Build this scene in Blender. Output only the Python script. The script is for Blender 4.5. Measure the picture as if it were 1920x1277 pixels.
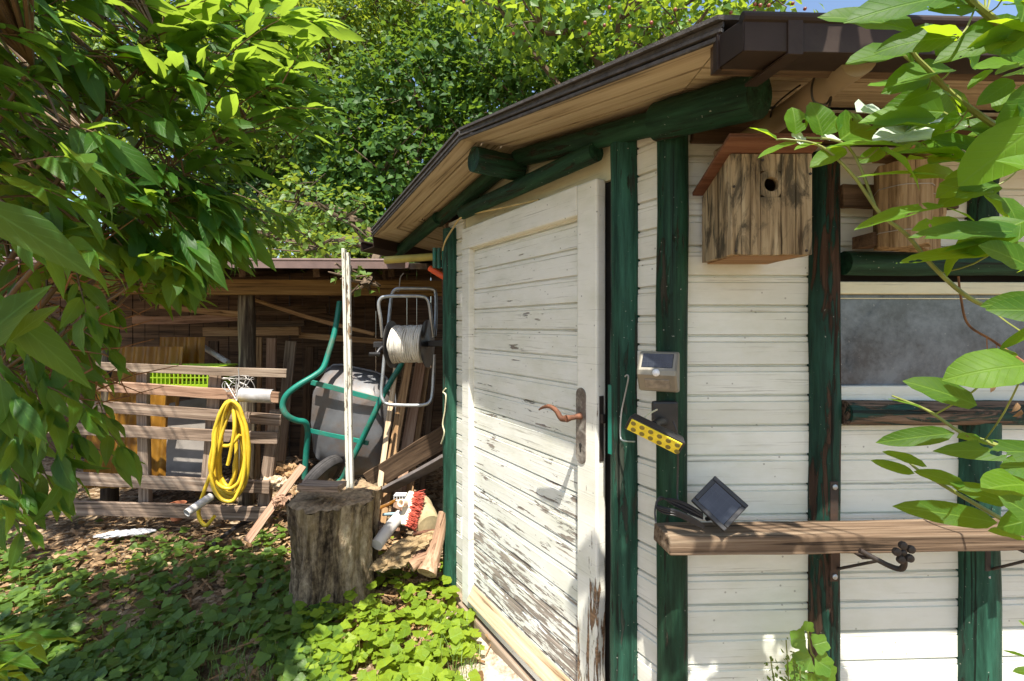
import bpy, bmesh, math, random
import numpy as np
from mathutils import Vector, Matrix
for o in list(bpy.data.objects): bpy.data.objects.remove(o)
random.seed(7); rng = np.random.default_rng(7)
SC = bpy.context.scene; COL = SC.collection
# ---------------------------------------------------------------- camera, sky, sun, exposure
H, FPX, HX, HY = 1.36, 870.0, 960.0, 612.0
cam = bpy.data.cameras.new("camera"); camo = bpy.data.objects.new("camera", cam); COL.objects.link(camo)
camo.location = (0, 0, H); camo.rotation_euler = (math.radians(90), 0, 0)
cam.sensor_width = 36; cam.lens = 36*FPX/1920; cam.shift_y = -(638.5-HY)/1920
cam.clip_start = 0.05; cam.clip_end = 500
SC.camera = camo
SUN = Vector((0.0, -0.47, 1.0)).normalized()
elev = math.asin(SUN.z); azim = math.atan2(SUN.x, SUN.y)
W = bpy.data.worlds.new("World"); SC.world = W; W.use_nodes = True
wn = W.node_tree; bg = wn.nodes['Background']
sky = wn.nodes.new('ShaderNodeTexSky'); sky.sky_type = 'NISHITA'; sky.sun_disc = False
sky.sun_elevation = elev; sky.sun_rotation = azim; sky.air_density = 1.0; sky.dust_density = 1.2
wn.links.new(sky.outputs[0], bg.inputs[0]); bg.inputs[1].default_value = 0.12
sl = bpy.data.lights.new("sun", 'SUN'); sl.energy = 5.0; sl.angle = math.radians(0.5); sl.color = (1, .94, .84)
so = bpy.data.objects.new("sun", sl); COL.objects.link(so); so.location = (0, -3, 8)
so.rotation_euler = (-SUN).to_track_quat('-Z', 'Y').to_euler()
SC.view_settings.view_transform = 'Standard'; SC.view_settings.look = 'None'
SC.view_settings.exposure = 1.12; SC.view_settings.gamma = 1.0
SC.render.engine = 'CYCLES'; SC.cycles.max_bounces = 8; SC.cycles.transparent_max_bounces = 8
# ---------------------------------------------------------------- helpers
def P(px, py, Y): return Vector(((px-HX)/FPX*Y, Y, H-(py-HY)/FPX*Y))
def G(px, py, z=0.0):
    Y = (H-z)*FPX/(py-HY); return Vector(((px-HX)/FPX*Y, Y, z))
class Frame:
    """a vertical wall plane: x along the wall, y into it, z up"""
    def __init__(s, o, d):
        s.o = Vector(o); s.d = Vector(d).normalized(); s.y = Vector((-s.d.y, s.d.x, 0)); s.n = -s.y
        s.M = Matrix(((s.d.x, s.y.x, 0, s.o.x), (s.d.y, s.y.y, 0, s.o.y), (0, 0, 1, s.o.z), (0, 0, 0, 1)))
    def __call__(s, px, py, off=0.0):
        r = Vector(((px-HX)/FPX, 1, -(py-HY)/FPX)); c = Vector((0, 0, H)); q = s.o+s.n*off
        t = (q-c).dot(s.n)/r.dot(s.n); return c+r*t
    def uz(s, px, py, off=0.0):
        p = s(px, py, off)-s.o; return p.dot(s.d), p.z
    def w(s, u, z, off=0.0): return s.o+s.d*u+s.n*off+Vector((0, 0, z))
A = Frame((-.25, 2.3, 0), (.545, -.839, 0))
B = Frame((.434, 1.262, 0), (.9994, .035, 0))
WM = {}
def reg(o, label, cat, group=None, kind=None):
    if label: o['label'] = label
    if cat: o['category'] = cat
    if group: o['group'] = group
    if kind: o['kind'] = kind
    return o
def thing(name, loc, label, cat, group=None):
    o = bpy.data.objects.new(name, None); COL.objects.link(o); o.location = loc
    o.empty_display_size = .1
    WM[o.name] = Matrix.Translation(Vector(loc)); return reg(o, label, cat, group)
class MB:
    def __init__(s): s.v = []; s.f = []
    def add(s, vs, fs):
        b = len(s.v); s.v += [Vector(v) for v in vs]; s.f += [tuple(i+b for i in f) for f in fs]
    def box(s, x0, x1, y0, y1, z0, z1):
        v = [(x, y, z) for z in (z0, z1) for y in (y0, y1) for x in (x0, x1)]
        s.add(v, [(0, 2, 3, 1), (4, 5, 7, 6), (0, 1, 5, 4), (2, 6, 7, 3), (0, 4, 6, 2), (1, 3, 7, 5)])
    def hexa(s, q0, q1):          # two quads (near, far) joined to a solid
        s.add(list(q0)+list(q1), [(0, 1, 2, 3), (7, 6, 5, 4), (0, 4, 5, 1), (1, 5, 6, 2), (2, 6, 7, 3), (3, 7, 4, 0)])
    def tube(s, pts, r, seg=12, cap=True, jit=0.0, closed=False):
        pts = [Vector(p) for p in pts]; n = len(pts)
        rr = r if isinstance(r, (list, tuple)) else [r]*n
        up = None; base = len(s.v); rings = []
        for i, p in enumerate(pts):
            if closed: t = pts[(i+1) % n]-pts[i-1]
            else: t = pts[min(i+1, n-1)]-pts[max(i-1, 0)]
            if t.length < 1e-9: t = Vector((0, 0, 1))
            t.normalize()
            if up is None: up = Vector((0, 0, 1)) if abs(t.z) < .9 else Vector((1, 0, 0))
            a = (up-t*up.dot(t)).normalized(); b = t.cross(a); up = a
            ring = []
            for k in range(seg):
                an = 2*math.pi*k/seg; q = rr[i]*(1+(random.uniform(-jit, jit) if jit else 0))
                ring.append(p+(a*math.cos(an)+b*math.sin(an))*q)
            rings.append(ring)
        for ring in rings: s.v += ring
        m = n if closed else n-1
        for i in range(m):
            for k in range(seg):
                i2 = (i+1) % n
                s.f.append((base+i*seg+k, base+i*seg+(k+1) % seg, base+i2*seg+(k+1) % seg, base+i2*seg+k))
        if cap and not closed:
            s.f.append(tuple(base+k for k in range(seg))[::-1]); s.f.append(tuple(base+(n-1)*seg+k for k in range(seg)))
    def lathe(s, M, prof, seg=20, cap=True):
        b = len(s.v)
        for (r, h) in prof:
            for k in range(seg):
                an = 2*math.pi*k/seg; s.v.append(M @ Vector((r*math.cos(an), r*math.sin(an), h)))
        for i in range(len(prof)-1):
            for k in range(seg):
                s.f.append((b+i*seg+k, b+i*seg+(k+1) % seg, b+(i+1)*seg+(k+1) % seg, b+(i+1)*seg+k))
        if cap:
            s.f.append(tuple(b+k for k in range(seg))[::-1]); s.f.append(tuple(b+(len(prof)-1)*seg+k for k in range(seg)))
    def prism(s, poly, y0, y1):   # polygon in (x,z), depth y0..y1
        n = len(poly); v = [(x, y0, z) for x, z in poly]+[(x, y1, z) for x, z in poly]
        s.add(v, [tuple(range(n)), tuple(range(2*n-1, n-1, -1))]+[(i, i+n, (i+1) % n+n, (i+1) % n) for i in range(n)])
    def build(s, name, mat, parent=None, M=None, smooth=False, bevel=0.0, bseg=2, fix=True):
        """vertices are in the frame M (world when M is None)"""
        M = M or Matrix.Identity(4)
        me = bpy.data.meshes.new(name); me.from_pydata([tuple(v) for v in s.v], [], s.f)
        if fix:
            bm = bmesh.new(); bm.from_mesh(me); bmesh.ops.recalc_face_normals(bm, faces=bm.faces); bm.to_mesh(me); bm.free()
        if smooth:
            me.polygons.foreach_set('use_smooth', [True]*len(me.polygons))
            me.set_sharp_from_angle(angle=math.radians(50))
        return link(name, me, mat, parent, M, bevel, bseg)
def link(name, me, mat, parent=None, M=None, bevel=0.0, bseg=2):
    M = M or Matrix.Identity(4)
    if mat: me.materials.append(mat)
    o = bpy.data.objects.new(name, me); COL.objects.link(o)
    if parent:
        o.parent = parent; o.matrix_local = WM[parent.name].inverted() @ M
    else: o.matrix_local = M
    WM[o.name] = M.copy()
    if bevel:
        b = o.modifiers.new('bevel', 'BEVEL'); b.width = bevel; b.segments = bseg; b.limit_method = 'ANGLE'
        b.angle_limit = math.radians(40); b.harden_normals = False
    return o
def spl(pts, n=6):
    """smooth curve through points"""
    pts = [Vector(p) for p in pts]; out = []
    for i in range(len(pts)-1):
        p0, p1, p2, p3 = pts[max(i-1, 0)], pts[i], pts[i+1], pts[min(i+2, len(pts)-1)]
        for k in range(n):
            t = k/n
            out.append(.5*((2*p1)+(p2-p0)*t+(2*p0-5*p1+4*p2-p3)*t*t+(3*p1-p0-3*p2+p3)*t**3))
    out.append(pts[-1]); return out
def axes(p0, p1, hint):
    """frame with x from p0 to p1 and y as near to hint as it can be"""
    p0, p1 = Vector(p0), Vector(p1); x = (p1-p0).normalized(); h = Vector(hint)
    y = (h-x*h.dot(x)).normalized(); z = x.cross(y)
    return Matrix(((x.x, y.x, z.x, p0.x), (x.y, y.y, z.y, p0.y), (x.z, y.z, z.z, p0.z), (0, 0, 0, 1))), (p1-p0).length
def plank_mb(L, w, t, n=10, jit=.002, warp=.004):
    """x along 0..L, thickness y 0..t, width z -w/2..w/2, slightly warped"""
    mb = MB(); rings = []; ph = random.uniform(0, 6)
    for i in range(n+1):
        x = L*i/n; dy = warp*math.sin(ph+i*2.2/n*2); dz = warp*.6*math.sin(ph*2+i*1.7/n*3)
        j = lambda: random.uniform(-jit, jit)
        rings.append([(x+(j()*2 if i in (0, n) else 0), dy+a+j()*.5, dz+b+j()) for a, b in ((0, -w/2), (t, -w/2), (t, w/2), (0, w/2))])
    vs = [v for r in rings for v in r]; fs = [(3, 2, 1, 0), tuple(4*n+k for k in range(4))]
    for i in range(n):
        for k in range(4): fs.append((4*i+k, 4*i+(k+1) % 4, 4*(i+1)+(k+1) % 4, 4*(i+1)+k))
    mb.add(vs, fs); return mb
def plank(name, p0, p1, w, t, mat, parent=None, hint=(0, 1, 0), bevel=.003, n=10, jit=.0015, warp=.003):
    """board whose near face's middle line runs p0..p1"""
    M, L = axes(p0, p1, hint)
    return plank_mb(L, w, t, n, jit, warp).build(name, mat, parent, M, bevel=bevel)
def log(name, pts, r, mat, parent=None, seg=16, jit=.02, n=5, hint=(0, 1, 0)):
    pts = spl(pts, n) if len(pts) > 2 else [Vector(pts[0]).lerp(Vector(pts[1]), i/8) for i in range(9)]
    M, L = axes(pts[0], pts[-1], hint); Mi = M.inverted()
    rr = [r*(1+random.uniform(-jit, jit)) for _ in pts] if not isinstance(r, list) else [r[0]+(r[1]-r[0])*i/(len(pts)-1) for i in range(len(pts))]
    mb = MB(); mb.tube([Mi @ p for p in pts], rr, seg, jit=jit*.3)
    return mb.build(name, mat, parent, M, smooth=True)
def tube(name, pts, r, mat, parent=None, seg=10, n=6, closed=False, smooth=True):
    mb = MB(); mb.tube(spl(pts, n) if n else pts, r, seg, closed=closed)
    return mb.build(name, mat, parent, smooth=smooth)
# ---------------------------------------------------------------- materials
class N:
    def __init__(s, name):
        s.m = bpy.data.materials.new(name); s.m.use_nodes = True; s.t = s.m.node_tree
        s.b = s.t.nodes['Principled BSDF']; s.out = s.t.nodes['Material Output']
    def n(s, typ, **kw):
        x = s.t.nodes.new(typ)
        for k, v in kw.items(): setattr(x, k, v)
        return x
    def l(s, a, b): s.t.links.new(a, b)
    def coords(s, scale=(1, 1, 1), rand=True):
        tc = s.n('ShaderNodeTexCoord'); mp = s.n('ShaderNodeMapping'); mp.inputs[3].default_value = scale
        if rand:
            oi = s.n('ShaderNodeObjectInfo'); ad = s.n('ShaderNodeVectorMath', operation='ADD'); ml = s.n('ShaderNodeMath', operation='MULTIPLY')
            ml.inputs[1].default_value = 37.0; s.l(oi.outputs['Random'], ml.inputs[0])
            s.l(tc.outputs['Object'], ad.inputs[0]); s.l(ml.outputs[0], ad.inputs[1]); s.l(ad.outputs[0], mp.inputs[0])
        else: s.l(tc.outputs['Object'], mp.inputs[0])
        return mp.outputs[0]
    def noise(s, vec, scale=1, detail=4, rough=.55, dist=0.0):
        x = s.n('ShaderNodeTexNoise'); x.inputs['Scale'].default_value = scale; x.inputs['Detail'].default_value = detail
        x.inputs['Roughness'].default_value = rough; x.inputs['Distortion'].default_value = dist
        s.l(vec, x.inputs['Vector']); return x.outputs[0]
    def ramp(s, v, stops):
        r = s.n('ShaderNodeValToRGB'); e = r.color_ramp.elements
        while len(e) < len(stops): e.new(.5)
        for el, (p, c) in zip(e, stops): el.position = p; el.color = (*c, 1) if len(c) == 3 else c
        s.l(v, r.inputs[0]); return r.outputs[0]
    def step(s, v, a, b):
        r = s.n('ShaderNodeMapRange'); r.inputs[1].default_value = a; r.inputs[2].default_value = b; r.clamp = True
        s.l(v, r.inputs[0]); return r.outputs[0]
    def math(s, op, a, b=None):
        x = s.n('ShaderNodeMath', operation=op)
        for i, q in enumerate((a, b)):
            if q is None: continue
            if isinstance(q, (int, float)): x.inputs[i].default_value = q
            else: s.l(q, x.inputs[i])
        return x.outputs[0]
    def mix(s, f, a, b):
        x = s.n('ShaderNodeMix', data_type='RGBA')
        for i, q in ((0, f), (6, a), (7, b)):
            if isinstance(q, (int, float)): x.inputs[i].default_value = q
            elif isinstance(q, tuple): x.inputs[i].default_value = (*q, 1)
            else: s.l(q, x.inputs[i])
        return x.outputs[2]
    def bump(s, h, strength=.3, dist=.01, prev=None):
        b = s.n('ShaderNodeBump'); b.inputs['Strength'].default_value = strength; b.inputs['Distance'].default_value = dist
        s.l(h, b.inputs['Height'])
        if prev: s.l(prev, b.inputs['Normal'])
        return b.outputs[0]
    def done(s, col, rough=.6, nrm=None, metal=0.0, spec=None):
        for q, k in ((col, 'Base Color'), (rough, 'Roughness'), (metal, 'Metallic')):
            if isinstance(q, tuple): s.b.inputs[k].default_value = (*q, 1)
            elif isinstance(q, (int, float)): s.b.inputs[k].default_value = q
            else: s.l(q, s.b.inputs[k])
        if nrm: s.l(nrm, s.b.inputs['Normal'])
        if spec is not None: s.b.inputs['Specular IOR Level'].default_value = spec
        return s.m
def wood(name, dark, mid, light, gx=2.0, gz=60.0, rough=.8, stain=None, knots=True, bumpd=.006, axis='x'):
    n = N(name)
    sc = {'x': (gx, gz, gz), 'z': (gz, gz, gx)}[axis]
    c = n.coords(sc); g = n.noise(c, 1, 6, .65, .4)
    sc2 = {'x': (gx*.5, gz*.22, gz*.22), 'z': (gz*.22, gz*.22, gx*.5)}[axis]
    c2 = n.coords(sc2); g2 = n.noise(c2, 1, 4, .6, 1.2)
    mixg = n.math('ADD', n.math('MULTIPLY', g, .6), n.math('MULTIPLY', g2, .4))
    col = n.ramp(mixg, [(.37, dark), (.5, mid), (.63, light)])
    cr = n.step(g, .40, .34)
    col = n.mix(n.math('MULTIPLY', cr, .75), col, tuple(x*.25 for x in dark))
    if stain:
        s3 = n.noise(n.coords((26, 26, 7)), 1, 6, .7, .8); m = n.step(s3, .47, .60); col = n.mix(n.math('MULTIPLY', m, .88), col, stain)
    nb = n.bump(mixg, .7, bumpd)
    return n.done(col, rough, nb, spec=.25)
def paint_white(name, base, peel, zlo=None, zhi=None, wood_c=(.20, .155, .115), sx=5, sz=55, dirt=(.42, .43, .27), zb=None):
    """old white paint on horizontal boards: cracks along the grain, flakes gone; peel 0..1, more between zlo..zhi"""
    n = N(name)
    big = n.noise(n.coords((1.6, 1.6, 2.4)), 1.6, 3, .6, .3)
    f1 = n.noise(n.coords((sx, sx, sz)), 1, 7, .68, .6)
    f2 = n.noise(n.coords((sx*2.3, sx*2.3, sz*1.1)), 1, 5, .6, .3)
    fl = n.math('ADD', n.math('MULTIPLY', f1, .65), n.math('MULTIPLY', f2, .35))
    v = n.math('ADD', fl, n.math('MULTIPLY', n.math('SUBTRACT', big, .5), .35))
    if zlo is not None:
        tc = n.n('ShaderNodeTexCoord'); sp = n.n('ShaderNodeSeparateXYZ'); n.l(tc.outputs['Object'], sp.inputs[0])
        zz = n.step(sp.outputs[2], zhi, zlo); v = n.math('ADD', v, n.math('MULTIPLY', zz, .15))
    th = .74-peel*.22
    mask = n.step(v, th, th+.018)
    fine = n.noise(n.coords((3, 3, 160)), 1, 6, .7, .2); crack = n.math('MULTIPLY', n.step(fine, .585, .66), .5)
    dn = n.noise(n.coords((2, 2, 5)), 2, 5, .65); dm = n.math('MULTIPLY', n.step(dn, .42, .75), .42)  # algae dirt; its yellow-green also paints bounce light from the eaves
    spk = n.n('ShaderNodeTexVoronoi'); spk.inputs['Scale'].default_value = 26; n.l(n.coords((1, 1, 1)), spk.inputs['Vector'])
    sp_m = n.math('MULTIPLY', n.step(spk.outputs['Distance'], .09, .06), .55)
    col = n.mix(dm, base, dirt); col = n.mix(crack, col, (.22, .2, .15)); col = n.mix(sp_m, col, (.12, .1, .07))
    wg = n.noise(n.coords((4, 4, 120)), 1, 5, .6); wc = n.ramp(wg, [(.3, tuple(x*.45 for x in wood_c)), (.55, wood_c), (.75, tuple(min(1, x*1.6) for x in wood_c))])
    if zb:
        tz = n.n('ShaderNodeTexCoord'); sz_ = n.n('ShaderNodeSeparateXYZ'); n.l(tz.outputs['Object'], sz_.inputs[0])
        wn_ = n.n('ShaderNodeTexWhiteNoise', noise_dimensions='1D'); n.l(n.math('FLOOR', n.math('DIVIDE', n.math('SUBTRACT', sz_.outputs[2], zb[0]), zb[1])), wn_.inputs['W'])
        col = n.mix(n.math('MULTIPLY', wn_.outputs[0], .30), col, (.52, .50, .40))
        mud = n.math('ADD', n.step(sz_.outputs[2], .42, .0), n.math('MULTIPLY', n.math('SUBTRACT', dn, .5), 1.2)); col = n.mix(n.math('MULTIPLY', n.step(mud, .5, 1.0), .55), col, (.30, .25, .15))
    col = n.mix(mask, col, wc)
    hgt = n.math('SUBTRACT', n.math('MULTIPLY', fine, .25), mask)
    return n.done(col, n.math('ADD', n.math('MULTIPLY', mask, .3), .5), n.bump(hgt, .9, .005), spec=.3)
def paint_green(name, base, wear=.3, under=(.17, .11, .07), rough=.58, pale=None):
    n = N(name)
    f = n.noise(n.coords((5, 40, 40)), 1, 6, .65, .8); big = n.noise(n.coords((1.5, 5, 5)), 1.5, 4, .6)
    v = n.math('ADD', f, n.math('MULTIPLY', n.math('SUBTRACT', big, .5), .9))
    th = .78-wear*.33; mask = n.step(v, th, th+.06)
    tone = n.noise(n.coords((2, 22, 22)), 2, 6, .65)
    col = n.ramp(tone, [(.36, tuple(x*.5 for x in base)), (.5, base), (.66, pale or tuple(x*1.7 for x in base))])
    wg = n.noise(n.coords((3, 90, 90)), 1, 4); wc = n.ramp(wg, [(.3, tuple(x*.3 for x in under)), (.6, under), (.8, tuple(x*1.8 for x in under))])
    col = n.mix(mask, col, wc)
    crk = n.noise(n.coords((1.2, 70, 70)), 1, 4, .6, .3); col = n.mix(n.math('MULTIPLY', n.step(crk, .385, .35), .85), col, (.004, .006, .004))
    spk = n.noise(n.coords((60, 60, 60)), 2, 2); col = n.mix(n.math('MULTIPLY', n.step(spk, .72, .76), .6), col, (.45, .45, .38))
    h = n.math('ADD', n.math('MULTIPLY', f, .6), n.math('MULTIPLY', mask, -.5))
    return n.done(col, n.math('ADD', n.math('MULTIPLY', mask, .35), rough), n.bump(h, .9, .008, n.bump(n.noise(n.coords((3, 9, 9)), 1, 3), .8, .02)), spec=.2)
def plain(name, col, rough=.5, metal=0.0, var=.25, scale=14, bumps=.15, dirt=None, dirt_amt=.5, spec=None):
    n = N(name); c = n.coords((1, 1, 1)); a = n.noise(c, scale, 5, .6)
    cc = n.ramp(a, [(.3, tuple(x*(1-var) for x in col)), (.7, tuple(min(1, x*(1+var)) for x in col))])
    if dirt:
        d = n.noise(c, scale*.45, 6, .7, .5); cc = n.mix(n.math('MULTIPLY', n.step(d, .48, .68), dirt_amt), cc, dirt)
    return n.done(cc, rough, n.bump(n.noise(c, scale*6, 3), bumps, .003), metal, spec)
def leafmat(name, lo, hi, trans, vein, tf=.4, rough=.42, spec=.45, veins=9, holes=False):
    n = N(name); at = n.n('ShaderNodeAttribute'); at.attribute_name = 'lc'
    sp = n.n('ShaderNodeSeparateXYZ'); n.l(at.outputs['Vector'], sp.inputs[0])
    ax = n.math('ABSOLUTE', sp.outputs[0]); s = sp.outputs[1]; r = sp.outputs[2]
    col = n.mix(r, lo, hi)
    rib = n.step(ax, .075, .02)
    w = n.math('FRACT', n.math('SUBTRACT', n.math('MULTIPLY', s, veins), n.math('MULTIPLY', ax, 2.4)))
    side = n.step(n.math('ABSOLUTE', n.math('SUBTRACT', w, .5)), .10, .03)
    vm = n.math('MAXIMUM', rib, n.math('MULTIPLY', side, .45)); vm = n.math('MULTIPLY', vm, .7)
    tc = n.n('ShaderNodeTexCoord'); blot = n.noise(tc.outputs['Object'], 40, 3)
    col = n.mix(n.math('MULTIPLY', n.step(blot, .4, .75), .35), col, tuple(x*.6 for x in lo))
    colv = n.mix(vm, col, vein)
    n.done(colv, rough, n.bump(n.math('SUBTRACT', n.math('MULTIPLY', blot, .3), vm), .35, .003), spec=spec)
    tr = n.n('ShaderNodeBsdfTranslucent'); tcol = n.mix(r, tuple(x*.75 for x in trans), trans)
    n.l(n.mix(n.math('MULTIPLY', vm, .5), tcol, tuple(x*.6 for x in trans)), tr.inputs[0])
    mx = n.n('ShaderNodeMixShader'); mx.inputs[0].default_value = tf
    n.l(n.b.outputs[0], mx.inputs[1]); n.l(tr.outputs[0], mx.inputs[2]); n.l(mx.outputs[0], n.out.inputs[0])
    if holes:                                       # insect holes
        hn = n.noise(tc.outputs['Object'], 55, 2, .5); per = n.noise(tc.outputs['Object'], 7, 2); hm = n.step(n.math('ADD', hn, n.math('MULTIPLY', n.math('SUBTRACT', per, .5), .5)), .735, .74)
        tp = n.n('ShaderNodeBsdfTransparent'); m2 = n.n('ShaderNodeMixShader'); n.l(hm, m2.inputs[0]); n.l(mx.outputs[0], m2.inputs[1]); n.l(tp.outputs[0], m2.inputs[2]); n.l(m2.outputs[0], n.out.inputs[0])
    return n.m
M_wallA = paint_white('white_board_paint', (.80, .79, .71), .22, zb=(0, .0816))
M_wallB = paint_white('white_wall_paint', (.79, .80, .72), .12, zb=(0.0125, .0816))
M_door = paint_white('flaking_door_paint', (.80, .80, .74), .46, .25, 1.15, wood_c=(.31, .265, .22))
M_frame = paint_white('door_frame_paint', (.80, .79, .72), .12, sx=30, sz=6)
M_stile = paint_white('door_stile_paint', (.80, .79, .71), .42, .3, 1.2, sx=45, sz=5, wood_c=(.26, .16, .09))
M_cream = paint_white('yellowed_cream_paint', (.74, .70, .48), .12)
M_green = paint_green('green_log_paint', (.012, .044, .023), .45, under=(.05, .045, .03))
M_teal = paint_green('teal_post_paint', (.017, .064, .041), .62, under=(.045, .055, .04))
M_worn = paint_green('worn_green_paint', (.010, .038, .025), .85, under=(.075, .045, .03), rough=.6)
M_rail = paint_green('flaked_rail_paint', (.012, .045, .034), .95, under=(.20, .14, .10), rough=.6)
M_soff = wood('pale_soffit_boards', (.36, .27, .16), (.50, .40, .265), (.60, .50, .34), 1.5, 45, .7)
M_kick = wood('bare_sunbleached_wood', (.26, .17, .09), (.48, .36, .23), (.62, .50, .36), 2, 50, .75)
M_grey = wood('weathered_grey_wood', (.09, .06, .042), (.25, .18, .13), (.39, .305, .235), 2, 70, .85)
M_greyr = wood('weathered_red_brown_wood', (.14, .075, .045), (.31, .185, .12), (.44, .30, .21), 2, 70, .85)
M_sill = wood('dark_sill_wood', (.12, .085, .06), (.24, .18, .13), (.36, .29, .22), 2, 60, .85)
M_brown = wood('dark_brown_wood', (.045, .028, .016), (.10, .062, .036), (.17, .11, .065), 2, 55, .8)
M_tan = wood('tan_lumber', (.16, .085, .035), (.32, .19, .09), (.46, .30, .16), 2, 55, .75)
M_shelf = wood('shelf_plank_wood', (.045, .028, .016), (.15, .10, .063), (.29, .22, .15), 1.5, 85, .85)
M_box = wood('weather_stained_box_wood', (.12, .075, .035), (.36, .265, .15), (.54, .44, .28), 3, 50, .85, stain=(.045, .038, .025), axis='z')
M_split = wood('split_log_wood', (.10, .055, .02), (.30, .20, .10), (.46, .34, .19), 3, 70, .85, axis='z')
M_redroof = wood('red_brown_stained_board', (.075, .030, .018), (.14, .060, .034), (.20, .095, .058), 2, 60, .55)
M_gutter = plain('brown_gutter_plastic', (.034, .021, .015), .6, var=.3, scale=6, bumps=.05, dirt=(.075, .055, .042), dirt_amt=.5, spec=.2)
M_felt = plain('roofing_felt', (.075, .068, .064), .9, var=.4, scale=40, bumps=.5)
M_dark = plain('interior_shade_black', (.02, .018, .015), .9)  # near-black colour that stands in for shade inside gaps and holes
M_iron = plain('weathered_iron', (.05, .042, .038), .6, .5, dirt=(.12, .06, .03))
M_rust = plain('rusty_iron', (.15, .062, .032), .75, .2, var=.5, scale=60, bumps=.5, dirt=(.10, .045, .025))
M_steel = plain('dull_galvanised_tube', (.42, .44, .45), .42, .75, var=.2, scale=20)
M_black = plain('black_plastic', (.018, .018, .02), .42, scale=10, dirt=(.12, .10, .08), dirt_amt=.25)
M_silver = plain('silver_beige_plastic', (.24, .22, .175), .38, .35, var=.1, bumps=.03)
M_clear = plain('pale_sensor_dome', (.75, .75, .75), .25, var=.05)
M_barrow = plain('barrow_green_tube', (.010, .17, .125), .38, var=.2, scale=10, dirt=(.12, .05, .025), dirt_amt=.6)
M_tray = plain('grey_barrow_tray', (.15, .155, .165), .5, .1, var=.3, scale=5, dirt=(.16, .10, .06), dirt_amt=.85)
M_rubber = plain('dusty_tyre_rubber', (.045, .042, .042), .85, var=.4, scale=30)
M_yhose = plain('yellow_hose_rubber', (.66, .46, .03), .42, var=.12, scale=20, dirt=(.30, .20, .04), dirt_amt=.3)
M_whose = plain('white_garden_hose', (.66, .64, .58), .5, var=.15, scale=20, dirt=(.40, .30, .18), dirt_amt=.35)
M_pvc = plain('grey_pvc_pipe', (.55, .53, .50), .45, var=.15, scale=9, dirt=(.30, .26, .2))
M_zinc = plain('dull_zinc_sheet', (.50, .50, .50), .45, .4, var=.25, scale=12, dirt=(.3, .25, .2))
M_wire = plain('thin_wire', (.38, .36, .33), .5, .6)
M_brist = plain('red_broom_bristle', (.42, .065, .035), .6, var=.4, scale=60)
M_bhead = plain('pale_broom_block', (.72, .64, .47), .6, var=.12, scale=12, dirt=(.4, .3, .16), dirt_amt=.4)
M_orange = plain('orange_plastic', (.75, .10, .02), .4, var=.1)
M_terra = plain('terracotta', (.42, .15, .07), .8)
M_lime = plain('lime_green_plastic', (.26, .40, .015), .45, var=.1)
M_twine = plain('pale_twine', (.60, .55, .36), .85)
M_whitep = paint_white('peeling_batten_paint', (.66, .64, .57), .8, sx=8, sz=60, wood_c=(.28, .2, .13))
M_beige = plain('beige_downpipe', (.30, .225, .14), .5, var=.15, scale=7, dirt=(.42, .32, .17), dirt_amt=.4)
M_bamboo = plain('yellowed_drain_pipe', (.42, .36, .09), .5, var=.2, scale=10)
M_ycable = plain('yellow_cable', (.55, .42, .18), .5)
M_wallgrey = plain('stained_render', (.20, .155, .10), .95, var=.3, scale=5, bumps=.4, dirt=(.09, .07, .045))
M_plate = plain('scuffed_lock_plate', (.17, .145, .125), .5, .4, var=.4, scale=50, bumps=.3, dirt=(.55, .52, .46), dirt_amt=.7)
# ================================================================ the hut
hut = thing('garden_hut', (A.o.x, A.o.y, 0), 'white boarded garden hut with green log posts and a flaking white door', 'hut')
R1 = A(865, 250, .27); R2 = A(1356, 50, .245); L2 = A(700, 435, .262)
for _p in (R1, R2, L2): _p.z -= .026
bl = (2*B.d.dot(A.n)*A.n-B.d).normalized()
def plane(p, q, d):
    n = (q-p).cross(d).normalized(); return lambda x, y: p.z-(n.x*(x-p.x)+n.y*(y-p.y))/n.z, (n if n.z > 0 else -n)
zr, nr = plane(R1, R2, B.d); zl, nl = plane(R1, L2, bl)
def onr(p, dz=0): return Vector((p.x, p.y, zr(p.x, p.y)+dz))
def onl(p, dz=0): return Vector((p.x, p.y, zl(p.x, p.y)+dz))
CW = B.w(0, 0); Cc = onr(CW); WL = onl(A.w(-.15, 0)); W1 = R1-A.n*.262
rd = nr.cross(nl).normalized(); rd = rd if rd.dot(A.n) < 0 else -rd
W1 = R1+rd*.262
R3 = R2+B.d*2.2; RB = R1+rd*2.2; L3 = L2+bl*2.0
def profile_section(mb, u0, u1, z0, z1, pitch=.0816, ztop=None, phase=0.0, y0=0.0):
    """horizontal boards with a groove and a small bead; ztop(u) slopes the top edge"""
    k = math.floor((z0-phase)/pitch); prof = []
    while True:
        zb = phase+k*pitch
        if zb > z1: break
        for dz, y in ((0, .011), (.0036, .011), (.006, .0), (pitch-.017, -.0005), (pitch-.015, .004), (pitch-.013, .001), (pitch-.002, .0012)):
            z = zb+dz
            if z0 <= z <= z1: prof.append((y+y0, z))
        k += 1
    prof = [(y0+.001, z0)]+prof+[(y0+.001, z1)]
    vs = []; n = len(prof)
    for u in (u0, u1):
        zt = ztop(u) if ztop else z1
        vs += [(u, y, min(z, zt)) for y, z in prof]
        vs += [(u, y0+.025, min(z1, zt)), (u, y0+.025, z0)]
    m = n+2
    mb.add(vs, [(i, (i+1) % m, (i+1) % m+m, i+m) for i in range(m)]+[tuple(range(m))[::-1], tuple(range(m, 2*m))])
def topA(u): p = A.w(u, 0); return min(zr(p.x, p.y), zl(p.x, p.y))-.006
def topB(u): p = B.w(u, 0); return zr(p.x, p.y)-.006
uA = lambda px, off=0: A.uz(px, 620, off)[0]
uB = lambda px, off=0: B.uz(px, 620, off)[0]
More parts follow.
